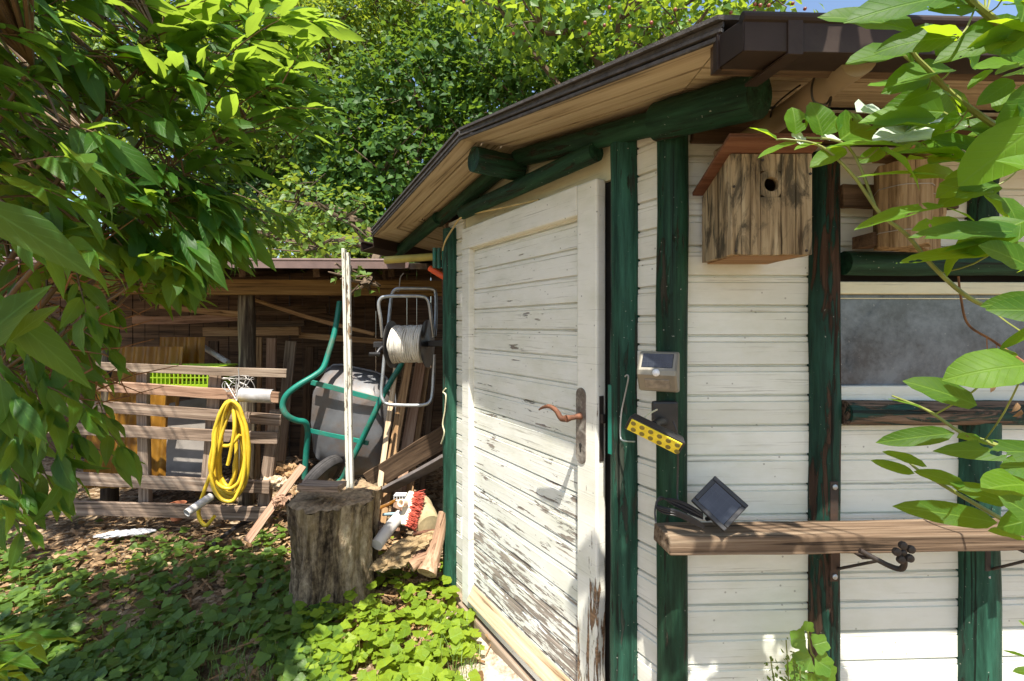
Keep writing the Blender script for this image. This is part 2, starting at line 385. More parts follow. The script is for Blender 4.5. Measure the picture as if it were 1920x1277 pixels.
zA = lambda px, py, off=0: A.uz(px, py, off)[1]
zB = lambda px, py, off=0: B.uz(px, py, off)[1]
uc = (CW-A.o).dot(A.d)
UD0, UD1 = uA(868), uA(1150)                       # door opening
DT = .5*(zA(866, 432)+zA(1118, 328))               # door top
mb = MB()
profile_section(mb, -.15, UD0+.005, .03, 1.9, ztop=topA)
mb.build('wall', M_wallA, hut, A.M); mb = MB()
profile_section(mb, UD1, uc-.004, .03, 1.95, ztop=topA)
mb.build('wall', M_wallA, hut, A.M)
mb = MB()                                          # board over the door
mb.prism([(UD0+.006, DT-.02), (UD1-.001, DT-.02), (UD1-.001, topA(UD1)), (W1-A.o).dot(A.d) and ((W1-A.o).dot(A.d), topA((W1-A.o).dot(A.d))), (UD0+.006, topA(UD0))], .012, .03)
mb.build('wall', M_cream, hut, A.M, bevel=.002)
zt_rail = .5*(zB(1600, 472)+zB(1600, 517)); zb_rail = .5*(zB(1600, 750)+zB(1600, 798))
up3 = .5*(uB(1523)+uB(1578)); up4 = .5*(uB(1808)+uB(1874)); UE = 1.75
mb = MB()
ph = zB(1400, 575)
profile_section(mb, .004, up3, .0, 2.1, ztop=topB, phase=ph)
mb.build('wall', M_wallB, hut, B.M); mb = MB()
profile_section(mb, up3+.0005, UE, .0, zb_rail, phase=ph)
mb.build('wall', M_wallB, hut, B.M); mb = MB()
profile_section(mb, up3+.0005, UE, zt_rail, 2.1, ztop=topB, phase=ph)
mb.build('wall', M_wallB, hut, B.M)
mb = MB()                                          # the walls one cannot see and a dark floor
a0 = A.w(-.15, 0); a1 = a0+bl*1.7; b1 = B.w(UE, 0)
b2_ = b1+Vector((0, 1.3, 0)); mids = [a1.lerp(b2_, i/14) for i in range(15)]
for p, q in [(a0, a1)]+list(zip(mids[:-1], mids[1:]))+[(b2_, b1)]:
    t = (q-p).normalized(); nn = Vector((-t.y, t.x, 0))*.02; hp, hq = [Vector((0, 0, min(zr(v.x, v.y), zl(v.x, v.y))-.004)) for v in (p, q)]
    mb.hexa([p, q, q+hq, p+hp], [p+nn, q+nn, q+nn+hq, p+nn+hp])
mb.build('back_wall', M_brown, hut)
# ---- posts and rails (logs)
def vpost(fr, x0, x1, pt, pb, off, mat, name='post', zlo=-.05, zhi=None, rx=None, jit=.025):
    """a log standing before the wall, between pixel columns x0..x1"""
    u0, u1 = fr.uz(x0, 620, off)[0], fr.uz(x1, 620, off)[0]; u = (u0+u1)/2; r = (u1-u0)/2
    zt = fr.uz((x0+x1)/2, pt, off)[1] if zhi is None else zhi
    zb = zlo if pb is None else fr.uz((x0+x1)/2, pb, off)[1]
    p0, p1 = fr.w(u, zb, off*.3), fr.w(u, zt, off*.3)
    pts = [p0.lerp(p1, i/8)+fr.d*random.uniform(-.0025, .0025) for i in range(9)]
    return log(name, pts, r, mat, hut, jit=jit, n=2, hint=fr.y)
vpost(A, 838, 853, 430, None, .01, M_teal)
vpost(A, 1146, 1187, 262, None, .02, M_teal)
vpost(B, 1236, 1292, 225, None, .02, M_green)
vpost(B, 1524, 1577, 285, None, .02, M_worn)
vpost(B, 1808, 1872, 790, None, .02, M_teal)
vpost(B, 1826, 1872, 300, 485, .02, M_green)
def hlog(fr, x0, y0, x1, y1, dia_px, off, mat, name='rail', r=None):
    p0, p1 = fr(x0, y0, off), fr(x1, y1, off); r = r or dia_px/2*p0.y/FPX
    pts = [p0.lerp(p1, i/8)+Vector((0, 0, random.uniform(-.002, .002))) for i in range(9)]
    return log(name, pts, r, mat, hut, n=2, hint=fr.y, jit=.03)
zz = (472+517)/2
hlog(B, 1582, 494, 2300, 496, 46, .025, M_green)
hlog(B, 1582, 774, 2300, 776, 47, .025, M_rail)
# ---- gable logs
off = .035
p_r = A(985, 312, off)
def under(p, r, e=.004):                           # put a log tight below the soffit
    z = min(zr(p.x, p.y), zl(p.x, p.y)); return Vector((p.x, p.y, z-r-e))
rr = .034
ur = (W1-A.o).dot(A.d)
log('rafter', [under(A.w(ur+.02, 0, off), rr, .012), under(A.w(uc*.72+ur*.28, 0, off), rr, .014), under(A.w(uc+.0, 0, off), rr, .018)], rr, M_green, hut, n=5)
log('rafter', [under(A.w(uc+.0, 0, off+.012), .05), under(A(1345, 190, off+.012), .05), under(A(1424, 170, off+.012), .05)], .05, M_green, hut, n=5)
log('rafter', [under(A.w(ur-.04, 0, off), rr), under(A(870, 395, off), rr), under(A(822, 425, off), rr)], rr, M_green, hut, n=5)
log('rafter', [under(A(822, 425, off+.02), rr*1.05), under(A(728, 452, off+.02), rr*1.05)], rr, M_green, hut)
p0 = A(868, 399, .045); p1 = A(1118, 284, .045)
log('lintel', [p0, p1], .031, M_green, hut)
# ridge log
q1 = W1+A.n*.0; rl = .047
e0 = R1-A.n*.05; 
log('ridge_log', [Vector((e0.x, e0.y, R1.z-.012-rl)), Vector((W1.x, W1.y, R1.z-.012-rl))], rl, M_green, hut, seg=24)
plank('wall_plate', B.w(.05, zB(1330, 243), .02), B.w(1.7, zB(1330, 243), .02), .085, .018, M_brown, hut, hint=B.y)
# ---- roof
def slab(name, poly, n, t0, t1, mat, M=None, bevel=0):
    Mi = (M or Matrix.Identity(4)).inverted(); k = len(poly); mb = MB()
    mb.add([Mi @ (p+n*t0) for p in poly]+[Mi @ (p+n*t1) for p in poly], [tuple(range(k)), tuple(range(2*k-1, k-1, -1))]+[(i, (i+1) % k, (i+1) % k+k, i+k) for i in range(k)])
    return mb.build(name, mat, roof, M, bevel=bevel)
Mr, _ = axes(R1, R2, nr)
eo = A.n*.012
roof_mb = MB()
o_r = [R1+eo, R2+eo-B.d*.006, R3, RB]; o_l = [R1+eo, L2+eo, L3, RB]
for poly, n in ((o_r, nr), (o_l, nl)):
    b = len(roof_mb.v); roof_mb.v += [p+n*.032 for p in poly]+[p+n*.040 for p in poly]
    roof_mb.f += [tuple(b+i for i in q) for q in [(0, 1, 2, 3), (7, 6, 5, 4), (0, 1, 5, 4), (1, 2, 6, 5), (2, 3, 7, 6), (3, 0, 4, 7)]]
roof = roof_mb.build('roof', M_felt, hut)
def strips(P0, P1, Q0, Q1, n, nrm, name, mat, gap=.010):
    M, _ = axes(P0, P1, nrm); Mi = M.inverted(); mb = MB()
    wd = (Q0-P0).length/n
    for i in range(n):
        g = gap/2/max(wd, .02)
        a, b = (i+(0 if i == 0 else g))/n, (i+1-g)/n
        q = [P0.lerp(Q0, a), P1.lerp(Q1, a), P1.lerp(Q1, b), P0.lerp(Q0, b)]
        mb.hexa([Mi @ p for p in q], [Mi @ (p+nrm*.008) for p in q])
    return mb.build(name, mat, roof, M)
strips(R1, R2, W1, Cc, 3, nr, 'soffit', M_soff)
strips(R1, L2, W1, WL, 3, nl, 'soffit', M_soff)
strips(R2+B.d*.003, R3, Cc+B.d*.003, onr(B.w(UE, 0)), 6, nr, 'soffit', M_soff)
strips(L2-bl*.0+bl*.003, L3, WL+bl*.003, WL+bl*2.0, 3, nl, 'soffit', M_soff)
mb = MB()                                          # two dark trims on the gable edge
for (p, q, n) in ((R1, R2, nr), (R1, L2, nl)):
    for o1, t0, t1 in ((.007, .0, .007), (.009, .013, .019), (.004, .022, .031)):
        a = [p+A.n*.001+n*t0, q+A.n*.001+n*t0, q+A.n*.001+n*t1, p+A.n*.001+n*t1]
        mb.hexa(a, [v+A.n*o1 for v in a])
mb.build('edge_trim', M_felt, roof)
# ---- gutter on the right eave
gut_prof = [(0, .0), (0, .062), (.003, .062), (.003, .003), (.094, -.015), (.094, .036), (.097, .036), (.097, -.018)]
def sweep(name, prof, o, d, n, L, mat, par, closed=True, x0=0.0):
    M = Matrix(((d.x, n.x, 0, o.x), (d.y, n.y, 0, o.y), (d.z, n.z, 1, o.z), (0, 0, 0, 1)))
    mb = MB(); k = len(prof)
    mb.add([(x0, y, z) for y, z in prof]+[(L, y, z) for y, z in prof], [(i, (i+1) % k, (i+1) % k+k, i+k) for i in range(k)]+[tuple(range(k)), tuple(range(2*k-1, k-1, -1))])
    return mb, M
yg = R2.y+.004; go = P(1346, 130, yg); gn = -B.y; gw = yg*(1-1/1.114)
gs = gw/.097
mb, Mg = sweep('gutter', [(y*gs, z) for y, z in gut_prof], go, B.d, gn, 2.1, M_gutter, hut)
mb.tube([(0, gw-.005, .040), (2.1, gw-.005, .040)], .0105, 14)
mb.add([(0, 0, 0), (0, gw, -.018), (0, gw, .036), (0, 0, .062), (.004, 0, 0), (.004, gw, -.018), (.004, gw, .036), (.004, 0, .062)], [(0, 1, 2, 3), (7, 6, 5, 4), (0, 4, 5, 1), (1, 5, 6, 2), (2, 6, 7, 3), (3, 7, 4, 0)])
mb.box(-.004, .006, -.012, .006, -.004, .066)
gutter = mb.build('gutter', M_gutter, hut, Mg, bevel=.0015)
for gx in (.075, .83, 1.6):
    mb = MB(); mb.box(gx, gx+.026, gw-.0003, gw+.0035, -.024, .034); mb.hexa([(gx, -.045, -.008), (gx+.026, -.045, -.008), (gx+.026, gw-.0005, -.0235), (gx, gw-.0005, -.0235)], [(gx, -.045, -.002), (gx+.026, -.045, -.002), (gx+.026, gw-.0005, -.0185), (gx, gw-.0005, -.0185)])
    mb.build('gutter_bracket', M_gutter, gutter, Mg, bevel=.001)
mb = MB(); mb.box(0, 2.1, -.03, -.004, .004, .07); mb.build('fascia', M_brown, hut, Mg)
# left eave gutter stub
lo = L2+Vector((0, 0, -.06)); ln = Vector((-bl.y, bl.x, 0)); ln = ln if ln.dot(L2-W1) > 0 else -ln
mbl, Mgl = sweep('gutter', gut_prof, lo, bl, ln, 1.8, M_gutter, hut, x0=.0)
mbl.tube([(0, .092, .038), (1.8, .092, .038)], .008, 10); mbl.build('gutter', M_gutter, hut, Mgl)
# beige downpipe running back under the eave
log('downpipe', [P(1612, 112, .83), P(1545, 163, .98), P(1465, 220, 1.14), P(1405, 262, 1.19), P(1350, 300, 1.21)], .028, M_beige, hut, seg=20, jit=.004)
cable = tube('cable_tie', [P(1528, 140, .93), P(1522, 165, .925), P(1526, 190, .93), P(1548, 196, .95), P(1558, 182, .95), P(1555, 200, .94)], .0022, M_black, hut, seg=6)
tube('cable_tie', [P(1500, 160, 1.03), P(1470, 182, 1.10), P(1448, 205, 1.12), P(1446, 230, 1.15), P(1455, 250, 1.17)], .0022, M_black, hut, seg=6)
# yellow flex at the left gable corner
tube('cable', [A(1010, 375, .02), A(940, 390, .03), A(880, 402, .05), A(862, 410, .06), A(848, 430, .06), A(835, 452, .05), A(830, 470, .05)], .0045, M_ycable, hut, seg=8)
tube('drain_pipe', [P(722, 488, 2.62), P(775, 484, 2.6), P(832, 480, 2.55)], .021, M_bamboo, hut, seg=14, n=4)
for px in (815, 823, 832):
    tube('pipe_clip', [P(px, 465, 2.5), P(px, 503, 2.5)], .011, M_barrow, hut, seg=8, n=2)
# ---- door
door = thing('door_root', A.w(UD0, 0, .02), None, None); door.name = 'door'; WM['door'] = WM.pop('door_root')
door.parent = hut; door.matrix_local = WM[hut.name].inverted() @ WM['door']
dM = Matrix(A.M); OF = -.035                        # door face stands before the wall
tl = A.uz(866, 432, .035); tr = A.uz(1119, 330, .035); bL = A.uz(862, 1108, .035)
du0, du1 = tl[0], A.uz(1119, 620, .035)[0]; dz0, dz1 = .045, .5*(tl[1]+tr[1])
sl_ = A.uz(879, 700, .035)[0]-du0; sr_ = du1-A.uz(1081, 700, .035)[0]; st = .10
def dbox(name, x0, x1, y0, y1, z0, z1, mat, parent=door, bevel=.004):
    mb = MB(); mb.box(x0, x1, y0, y1, z0, z1); return mb.build(name, mat, parent, dM, bevel=bevel)
fr_ = MB()
fr_.box(du0, du0+sl_, OF, OF+.04, dz0, dz1-st); 
fr_.box(du0, du1-sr_-.0005, OF, OF+.04, dz1-st+.0006, dz1)
fr_.box(du0+sl_+.0005, du1-sr_, OF+.004, OF+.04, dz0, dz0+.05)
fr_.build('stile_frame', M_frame, door, dM, bevel=.004)
dbox('lock_stile', du1-sr_, du1, OF, OF+.04, dz0, dz1, M_stile, bevel=.007)
PY = OF+.026
mb = MB(); profile_section(mb, du0+sl_-.002, du1-sr_+.002, dz0+.05, dz1-st+.001, pitch=.0915, phase=A.uz(1079, 468, -PY)[1], y0=PY)
mb.build('panel', M_door, door, dM)
mb = MB()                                           # sloping weather board at the foot
mb.prism([(du0+sl_+.001, 0), (du1-sr_-.001, 0), (du1-sr_-.001, 1), (du0+sl_+.001, 1)], 0, 1); mb.v = [Vector((v.x, (OF-.012 if v.y < .5 and v.z < .5 else (PY-.001 if v.y > .5 else PY-.004)), dz0+.045+v.z*.06)) for v in mb.v]
mb.build('weather_board', M_kick, door, dM, bevel=.002)
# handle plate, handle and latch
uz = lambda px, py: A.uz(px, py, .036)
pu = .5*(uz(1081, 800)[0]+uz(1098, 800)[0]); hw = .5*(uz(1099, 800)[0]-uz(1081, 800)[0])
zt_, zb_ = uz(1090, 727)[1], uz(1090, 870)[1]
pl = [(pu+hw*math.cos(a)*1, zt_-hw+hw*math.sin(a)) for a in [math.pi*i/8 for i in range(9)]]+[(pu+hw*math.cos(a), zb_+hw+hw*math.sin(a)) for a in [math.pi+math.pi*i/8 for i in range(9)]]
mb = MB(); mb.prism(pl, OF-.003, OF+.002); plate = mb.build('lock_plate', M_plate, door, dM, bevel=.001)
mb = MB(); kz = uz(1090, 835)[1]
mb.prism([(pu+.006*math.cos(i*math.pi/6), kz+.008*math.sin(i*math.pi/6)) for i in range(12)], OF-.0045, OF-.0025)
mb.prism([(pu-.003, kz-.022), (pu+.003, kz-.022), (pu+.003, kz-.006), (pu-.003, kz-.006)], OF-.0045, OF-.0025)
mb.build('keyhole', M_dark, plate, dM)
hz = uz(1090, 780)[1]
base = A.w(pu, hz, .034); neck = A(1062, 785, .085)
mb = MB(); mb.tube([base, base.lerp(neck, .3), base.lerp(neck, .7), neck], [.013, .0085, .0085, .0125], 12)
mb.tube(spl([neck, A(1052, 784, .09), A(1043, 770, .095), A(1030, 762, .10), A(1018, 764, .098), A(1011, 768, .095)], 5), [.011, .011, .0105, .010, .010, .0095, .009, .009, .009, .0085, .0085, .008, .008, .0075, .0075, .007, .007, .006, .006, .005, .005, .004, .004, .003, .003, .003][:26], 10)
mb.build('handle', M_rust, door, smooth=True)
mb = MB(); eu = du1+.0005
mb.box(eu-.002, eu+.002, OF+.010, OF+.028, uz(1128, 870)[1], uz(1128, 745)[1]); mb.box(eu, eu+.012, OF+.013, OF+.025, hz-.012, hz+.016)
mb.build('latch', M_iron, door, dM, bevel=.001)
for zk in (dz0+.35, dz1-.35):
    mb = MB(); mb.tube([(du0-.008, OF+.004, zk-.045), (du0-.008, OF+.004, zk+.045)], .007, 10); mb.build('hinge', M_frame, door, dM)
# shade in the gap of the ajar door, painted as a black panel set back
mb = MB(); mb.box(du1-.03, UD1+.07, .0256, .05, .03, dz1+.06); mb.build('gap_shade_panel', M_dark, hut, dM)
# sill
sM = Matrix(A.M)
mb = MB(); mb.box(-.16, uc+.02, -.045, .03, -.03, .034); mb.build('sill', M_sill, hut, sM, bevel=.006)
# twig holes / pegs
mb = MB(); p = A(908, 463, .012)
# ---- window
zt0, zt1 = zB(1650, 552), zB(1650, 529); zf0, zf1 = zB(1650, 747), zB(1650, 723)
win = thing('window_root', B.w(up3, zf0, 0), None, None); win.name = 'window'; WM['window'] = WM.pop('window_root')
win.parent = hut; win.matrix_local = WM[hut.name].inverted() @ WM['window']
wx0 = up3+.02
def wbox(name, x0, x1, y0, y1, z0, z1, mat, bevel=.003):
    mb = MB(); mb.box(x0, x1, y0, y1, z0, z1); return mb.build(name, mat, win, B.M, bevel=bevel)
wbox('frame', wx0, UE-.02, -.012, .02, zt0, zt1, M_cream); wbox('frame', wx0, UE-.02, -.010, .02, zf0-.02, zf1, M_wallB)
wbox('frame', wx0, UE-.02, .004, .02, zt0-.012, zt0-.0095, M_cream, .0005)
wbox('frame', wx0, UE-.02, .03, .05, zt1+.001, zt_rail+.02, M_dark, 0)  # black strip painting the shade in the gap above the window
gm = N('dusty_window_glass'); c = gm.coords((1, 1, 1)); a = gm.math('ADD', gm.math('MULTIPLY', gm.noise(c, 6, 6, .7, .4), .7), gm.math('MULTIPLY', gm.noise(c, 60, 4, .7), .3)); sp = gm.noise(c, 90, 2)
spots = gm.step(sp, .70, .74); dust_and_sky = gm.ramp(a, [(.40, (.035, .055, .075)), (.60, (.15, .19, .225))])  # dust on the pane, its blue also painting the reflected sky
dust_and_sky = gm.mix(gm.math('MULTIPLY', spots, .5), dust_and_sky, (.4, .42, .42))
gm.done(dust_and_sky, gm.math('ADD', gm.math('MULTIPLY', a, .3), .0), None, spec=.9)
gm.b.inputs['Transmission Weight'].default_value = .12; gm.b.inputs['IOR'].default_value = 1.45
wbox('pane', wx0, UE-.02, .012, .016, zf1-.01, zt0+.01, gm.m, 0)
for (x0, y0, x1, y1) in ((1905, 655, 1870, 735),):
    plank('glazing_brace', B(x0, y0, -.03), B(x1, y1, -.03), .02, .008, M_zinc, win, bevel=.001, n=2)
# ---- shelf plank, its two iron brackets and what lies on it
so_ = .135
zsh = zB(1500, 962); zs1 = zsh; th = .046
sx0, sx1 = B.uz(1232, 1000, .07)[0], B.uz(2250, 1000, .07)[0]
MS = B.M @ Matrix.Translation((sx0, -so_, zs1-th/2)) 
mb = plank_mb(sx1-sx0, th, so_-.045, 24, .0012, .002); mb.v = [Vector((v.x+(.012 if v.x < .01 and v.y < .02 else 0), v.y, v.z)) for v in mb.v]
shelf = mb.build('shelf_plank', M_shelf, None, MS, bevel=.004)
reg(shelf, 'thick weathered brown plank shelf on iron brackets below the hut window', 'shelf')
def bracket(px, flower, label):
    t = thing('shelf_bracket', B(px, 1000, .06), label, 'bracket', 'iron brackets under the plank shelf')
    u = B.uz(px, 1000, .055)[0]; mb = MB()
    zt, zb = zB(px, 905, .055), zB(px, 1094, .055); w = .011
    mb.box(u-w, u+w, -.047, -.041, zb, zt); mb.box(u-w*1.15, u+w*1.15, -.052, -.0465, zb+.03, zsh-th-.001)
    mb.build('back_plate', M_iron, t, B.M, bevel=.002)
    for z in (zt-.014, zb+.014):
        mb = MB(); mb.lathe(B.M @ Matrix.Translation((u, -.047, z)) @ Matrix.Rotation(math.radians(90), 4, 'X'), [(.007, 0), (.007, .003), (.003, .005)], 12); mb.build('screw', M_steel, t)
    mb = MB(); mb.box(u-w, u+w, -so_-.02, -.047, zsh-th-.005, zsh-th-.0006); mb.build('arm', M_iron, t, B.M, bevel=.001)
    strut = [B.w(u+.004, zb+.035, .05), B(px+80, 1051, .14)]
    if not flower: strut = [B.w(u+.004, zb+.035, .05), B(px+70, 1050, .14)]
    tube('strut', strut, .0035, M_iron, t, seg=8, n=0)
    if flower:
        a = B(1612, 1032, .15); b = B(1665, 1060, .17); c = B(1686, 1067, .185); d = B(1695, 1060, .195); e = B(1694, 1040, .20)
        tube('strut', [a, b, c], .0062, M_iron, t, seg=10); tube('hook', [b, c, d, e], .0065, M_iron, t, seg=10)
        mb = MB(); ctr = B(1694, 1036, .21)
        for k in range(5):
            an = math.radians(100+72*k); q = ctr+Vector((math.cos(an)*.0175, -.002, math.sin(an)*.0175))
            mb.lathe(Matrix.Translation(q) @ Matrix.Rotation(math.radians(90), 4, 'X'), [(.004, -.006), (.0088, -.004), (.0098, 0), (.0085, .004), (.003, .006)], 12)
        mb.lathe(Matrix.Translation(ctr) @ Matrix.Rotation(math.radians(90), 4, 'X'), [(.003, -.004), (.0075, 0), (.0065, .003), (.003, .005)], 12)
        mb.build('flower_knob', M_iron, t, smooth=True)
    return t
bracket(1569, True, 'iron shelf bracket with a five petal flower on its curled hook')
bracket(1860, False, 'plain iron shelf bracket on the post nearest the right edge')
# ---- bird boxes
def quadbox(p00, p10, p11, p01, q00, q10, q11, q01):
    mb = MB(); mb.hexa([p00, p10, p11, p01], [q00, q10, q11, q01]); return mb
yf, yb = 1.075, 1.238
bb = thing('bird_box', P(1440, 485, 1.16), 'stained wooden bird box with round entrance hole and red brown roof', 'bird box', 'bird boxes on the hut wall')
x0, x1 = P(1370, 400, yf).x, P(1523, 400, yf).x; z0, z1 = P(1400, 478, yf).z, P(1400, 288, yf).z; z1b = z1-.055
pl_ = []; nb = 5; widths = [0, .13, .37, .62, .80, 1.0]
holeu, holez, hr = P(1447, 345, yf).x, P(1447, 345, yf).z, .0165
MBX = Matrix.Translation((x0, yf, z0))
for i in range(nb):                                 # front of five boards, the third bored through
    a, b = widths[i]*(x1-x0)+.0006, widths[i+1]*(x1-x0)-.0006; mb = MB(); hx, hz2 = holeu-x0, holez-z0
    if a < hx-hr and b > hx+hr or (a < hx+hr and b > hx-hr):
        segs = 20; outer = []; inner = []
        for k in range(segs):
            an = 2*math.pi*k/segs+math.pi/segs; c_, s_ = math.cos(an), math.sin(an)
            inner.append((min(max(hx+hr*c_, a), b), hz2+hr*s_))
            tt = min((b-hx)/c_ if c_ > 1e-6 else 9, (a-hx)/c_ if c_ < -1e-6 else 9, .03/abs(s_) if abs(s_) > 1e-6 else 9); outer.append((hx+tt*c_, hz2+tt*s_))
        n_ = segs; vs = []
        for y in (0, .016): vs += [(x, y, z) for x, z in outer]+[(x, y, z) for x, z in inner]
        fs = []
        for k in range(n_):
            k2 = (k+1) % n_
            fs += [(k, k2, n_+k2, n_+k), (2*n_+k, 3*n_+k, 3*n_+k2, 2*n_+k2), (n_+k, n_+k2, 3*n_+k2, 3*n_+k)]
        mb.add(vs, fs); mb.box(a, b, 0, .016, 0, hz2-.03); mb.box(a, b, 0, .016, hz2+.03, z1-z0)
    else: mb.box(a, b, random.uniform(-.001, .001), .016, random.uniform(-.001, .002), z1-z0)
    pl_.append(mb)
fm = MB()
for m in pl_: fm.add(m.v, m.f)
fm.build('front', M_box, bb, MBX, bevel=.0015)
for xs, xe in ((0, .014), (x1-x0-.014, x1-x0)):
    mb = MB(); mb.add([(xs, .0165, 0), (xs, yb-yf, .004), (xs, yb-yf, z1b-z0), (xs, .0165, z1-z0-.003), (xe, .0165, 0), (xe, yb-yf, .004), (xe, yb-yf, z1b-z0), (xe, .0165, z1-z0-.003)],
                      [(0, 1, 2, 3), (7, 6, 5, 4), (0, 4, 5, 1), (1, 5, 6, 2), (2, 6, 7, 3), (3, 7, 4, 0)]); mb.build('side', M_box, bb, MBX, bevel=.0015)
mb = MB(); mb.box(.0145, x1-x0-.0145, .0165, yb-yf, .0, .012); mb.build('floor', M_tan, bb, MBX)
mb = MB(); mb.box(.0145, x1-x0-.0145, yb-yf-.012, yb-yf, .0125, z1b-z0-.012); mb.build('back', M_brown, bb, MBX)
sl2 = (z1-z1b)/(yb-yf); rx0, rx1 = -.026, x1-x0+.003; ya_, yb_ = -.048, yb-yf
zf_ = lambda y: z1-z0+.002-sl2*y
mb = MB(); mb.add([(rx0, ya_, zf_(ya_)), (rx1, ya_, zf_(ya_)), (rx1, yb_, zf_(yb_)), (rx0, yb_, zf_(yb_))]+[(rx0, ya_, zf_(ya_)+.010), (rx1, ya_, zf_(ya_)+.010), (rx1, yb_, zf_(yb_)+.010), (rx0, yb_, zf_(yb_)+.010)],
                  [(0, 1, 2, 3), (7, 6, 5, 4), (0, 4, 5, 1), (1, 5, 6, 2), (2, 6, 7, 3), (3, 7, 4, 0)]); mb.build('lid', M_redroof, bb, MBX, bevel=.002)
for (px, py) in ((1376, 350), (1380, 470), (1519, 326), (1512, 470), (1430, 300)):
    q = P(px, py, yf-.001); mb = MB(); mb.lathe(Matrix.Translation(q) @ Matrix.Rotation(math.radians(90), 4, 'X'), [(.0035, -.001), (.003, .002)], 8); mb.build('nail', M_iron, bb)
# the second one: a piece of split log before a mounting board
b2 = thing('bird_box', P(1700, 460, 1.18), 'split log bird box held with wire behind the leaves at the right', 'bird box', 'bird boxes on the hut wall')
ya, yb2 = 1.10, 1.235
plank('mount_board', P(1580, 368, 1.232), P(1800, 370, 1.242), .062, .016, M_brown, b2)
mb = MB(); zt2, zb2 = P(1, 298, ya).z, P(1, 458, ya).z
outl = [(P(1640, 400, 1.2).x, 1.205), (P(1642, 400, 1.16).x, 1.15), (P(1690, 400, ya).x, ya+.012), (P(1700, 400, ya).x, ya), (P(1740, 400, ya).x, ya-.004), (P(1756, 400, ya).x, ya+.012), (P(1770, 400, ya).x, 1.16), (P(1772, 400, 1.2).x, 1.21)]
rings = []; nz = 8
for i in range(nz+1):
    t = i/nz; z = zb2+(zt2-zb2)*t; f = 1+.10*t-.02*math.sin(t*9)
    cx_ = outl[3][0]
    rings.append([(cx_+(x-cx_)*f, y+random.uniform(-.002, .002), z+(random.uniform(-.008, .006) if i == 0 else 0)) for x, y in outl])
k = len(outl); vs = [v for r in rings for v in r]; fs = [tuple(range(k))[::-1], tuple(nz*k+j for j in range(k))]
for i in range(nz):
    for j in range(k): fs.append((i*k+j, i*k+(j+1) % k, (i+1)*k+(j+1) % k, (i+1)*k+j))
mb.add(vs, fs); mb.build('split_log', M_split, b2, Matrix.Identity(4), bevel=.002)
plank('lid', P(1662, 296, 1.16), P(1768, 303, 1.16), .10, .014, M_tan, b2, hint=(0, 0, 1))
mb = MB(); 
for py in (345, 430): mb.tube([Vector((cx_+(x-cx_)*1.07, y-.002, P(1, py, ya).z)) for x, y in outl], .0012, 5)
mb.build('wire', M_wire, b2)
mb = MB(); mb.box(P(1618, 455, 1.2).x, P(1650, 455, 1.2).x, 1.165, 1.238, P(1, 463, 1.2).z, P(1, 440, 1.2).z); mb.build('perch_block', M_brown, b2)
# ---- solar wall light
sw = thing('solar_light', B(1245, 735, .05), 'silver solar wall light with a sensor dome on the corner post', 'lamp')
ML = B.M @ Matrix.Translation((B.uz(1246, 700, .075)[0], -.045, B.uz(1246, 737, .075)[1])) @ Matrix.Rotation(math.radians(-30), 4, 'Z')
wd_, ht_, dp_ = .049, .105, .058
side = [(0, 0), (-.034, .004), (-dp_, .048), (-dp_+.001, .060), (-.022, ht_), (0, ht_)]
mb = MB(); k = len(side)
mb.add([(-wd_, y, z) for y, z in side]+[(wd_, y, z) for y, z in side], [tuple(range(k)), tuple(range(2*k-1, k-1, -1))]+[(i, i+k, (i+1) % k+k, (i+1) % k) for i in range(k)])
mb.build('housing', M_silver, sw, ML, bevel=.006, bseg=3)
def onface(p, q, x0, x1, f0, f1, lift):
    """thin plate on the housing's sloping face from side point p to q"""
    d = Vector((0, q[0]-p[0], q[1]-p[1])); n = Vector((0, d.z, -d.y)).normalized(); n = n if n.y < 0 else -n
    pt = lambda x, f, h: Vector((x, p[0], p[1]))+d*f+n*h
    return [pt(x0, f0, -.001), pt(x1, f0, -.001), pt(x1, f1, -.001), pt(x0, f1, -.001)], [pt(x0, f0, lift), pt(x1, f0, lift), pt(x1, f1, lift), pt(x0, f1, lift)]
M_cell = N('dark_solar_cell'); c = M_cell.coords((1, 1, 1), False); v = M_cell.noise(c, 30, 3)
_sp = M_cell.n('ShaderNodeSeparateXYZ'); M_cell.l(M_cell.coords((1, 1, 1), False), _sp.inputs[0])
_g = M_cell.math('MAXIMUM', M_cell.step(M_cell.math('ABSOLUTE', M_cell.math('SUBTRACT', M_cell.math('FRACT', M_cell.math('MULTIPLY', _sp.outputs[0], 62)), .5)), .06, .03), M_cell.step(M_cell.math('ABSOLUTE', M_cell.math('SUBTRACT', M_cell.math('FRACT', M_cell.math('MULTIPLY', _sp.outputs[2], 31)), .5)), .03, .015))
M_cell = M_cell.done(M_cell.mix(M_cell.math("MULTIPLY", _g, .07), M_cell.ramp(v, [(.3, (.010, .012, .016)), (.7, (.022, .026, .034))]), (.14, .15, .16)), .06, None, spec=.6)
mb = MB(); mb.hexa(*onface(side[3], side[4], -wd_*.78, wd_*.78, .14, .88, .0015)); mb.build('solar_cell', M_cell, sw, ML, bevel=.001)
mb = MB(); mb.hexa(*onface(side[1], side[2], -wd_*.62, wd_*.62, .2, .75, .002)); mb.build('lens', plain('smoked_lens', (.25, .21, .16), .2, var=.3, scale=60), sw, ML, bevel=.001)
mb = MB(); mb.lathe(ML @ Matrix.Translation((0, -dp_, .054)) @ Matrix.Rotation(math.radians(90), 4, 'X'), [(.0095, -.002), (.0095, .003), (.007, .007), (.002, .009)], 16); mb.build('sensor', M_clear, sw, smooth=True)
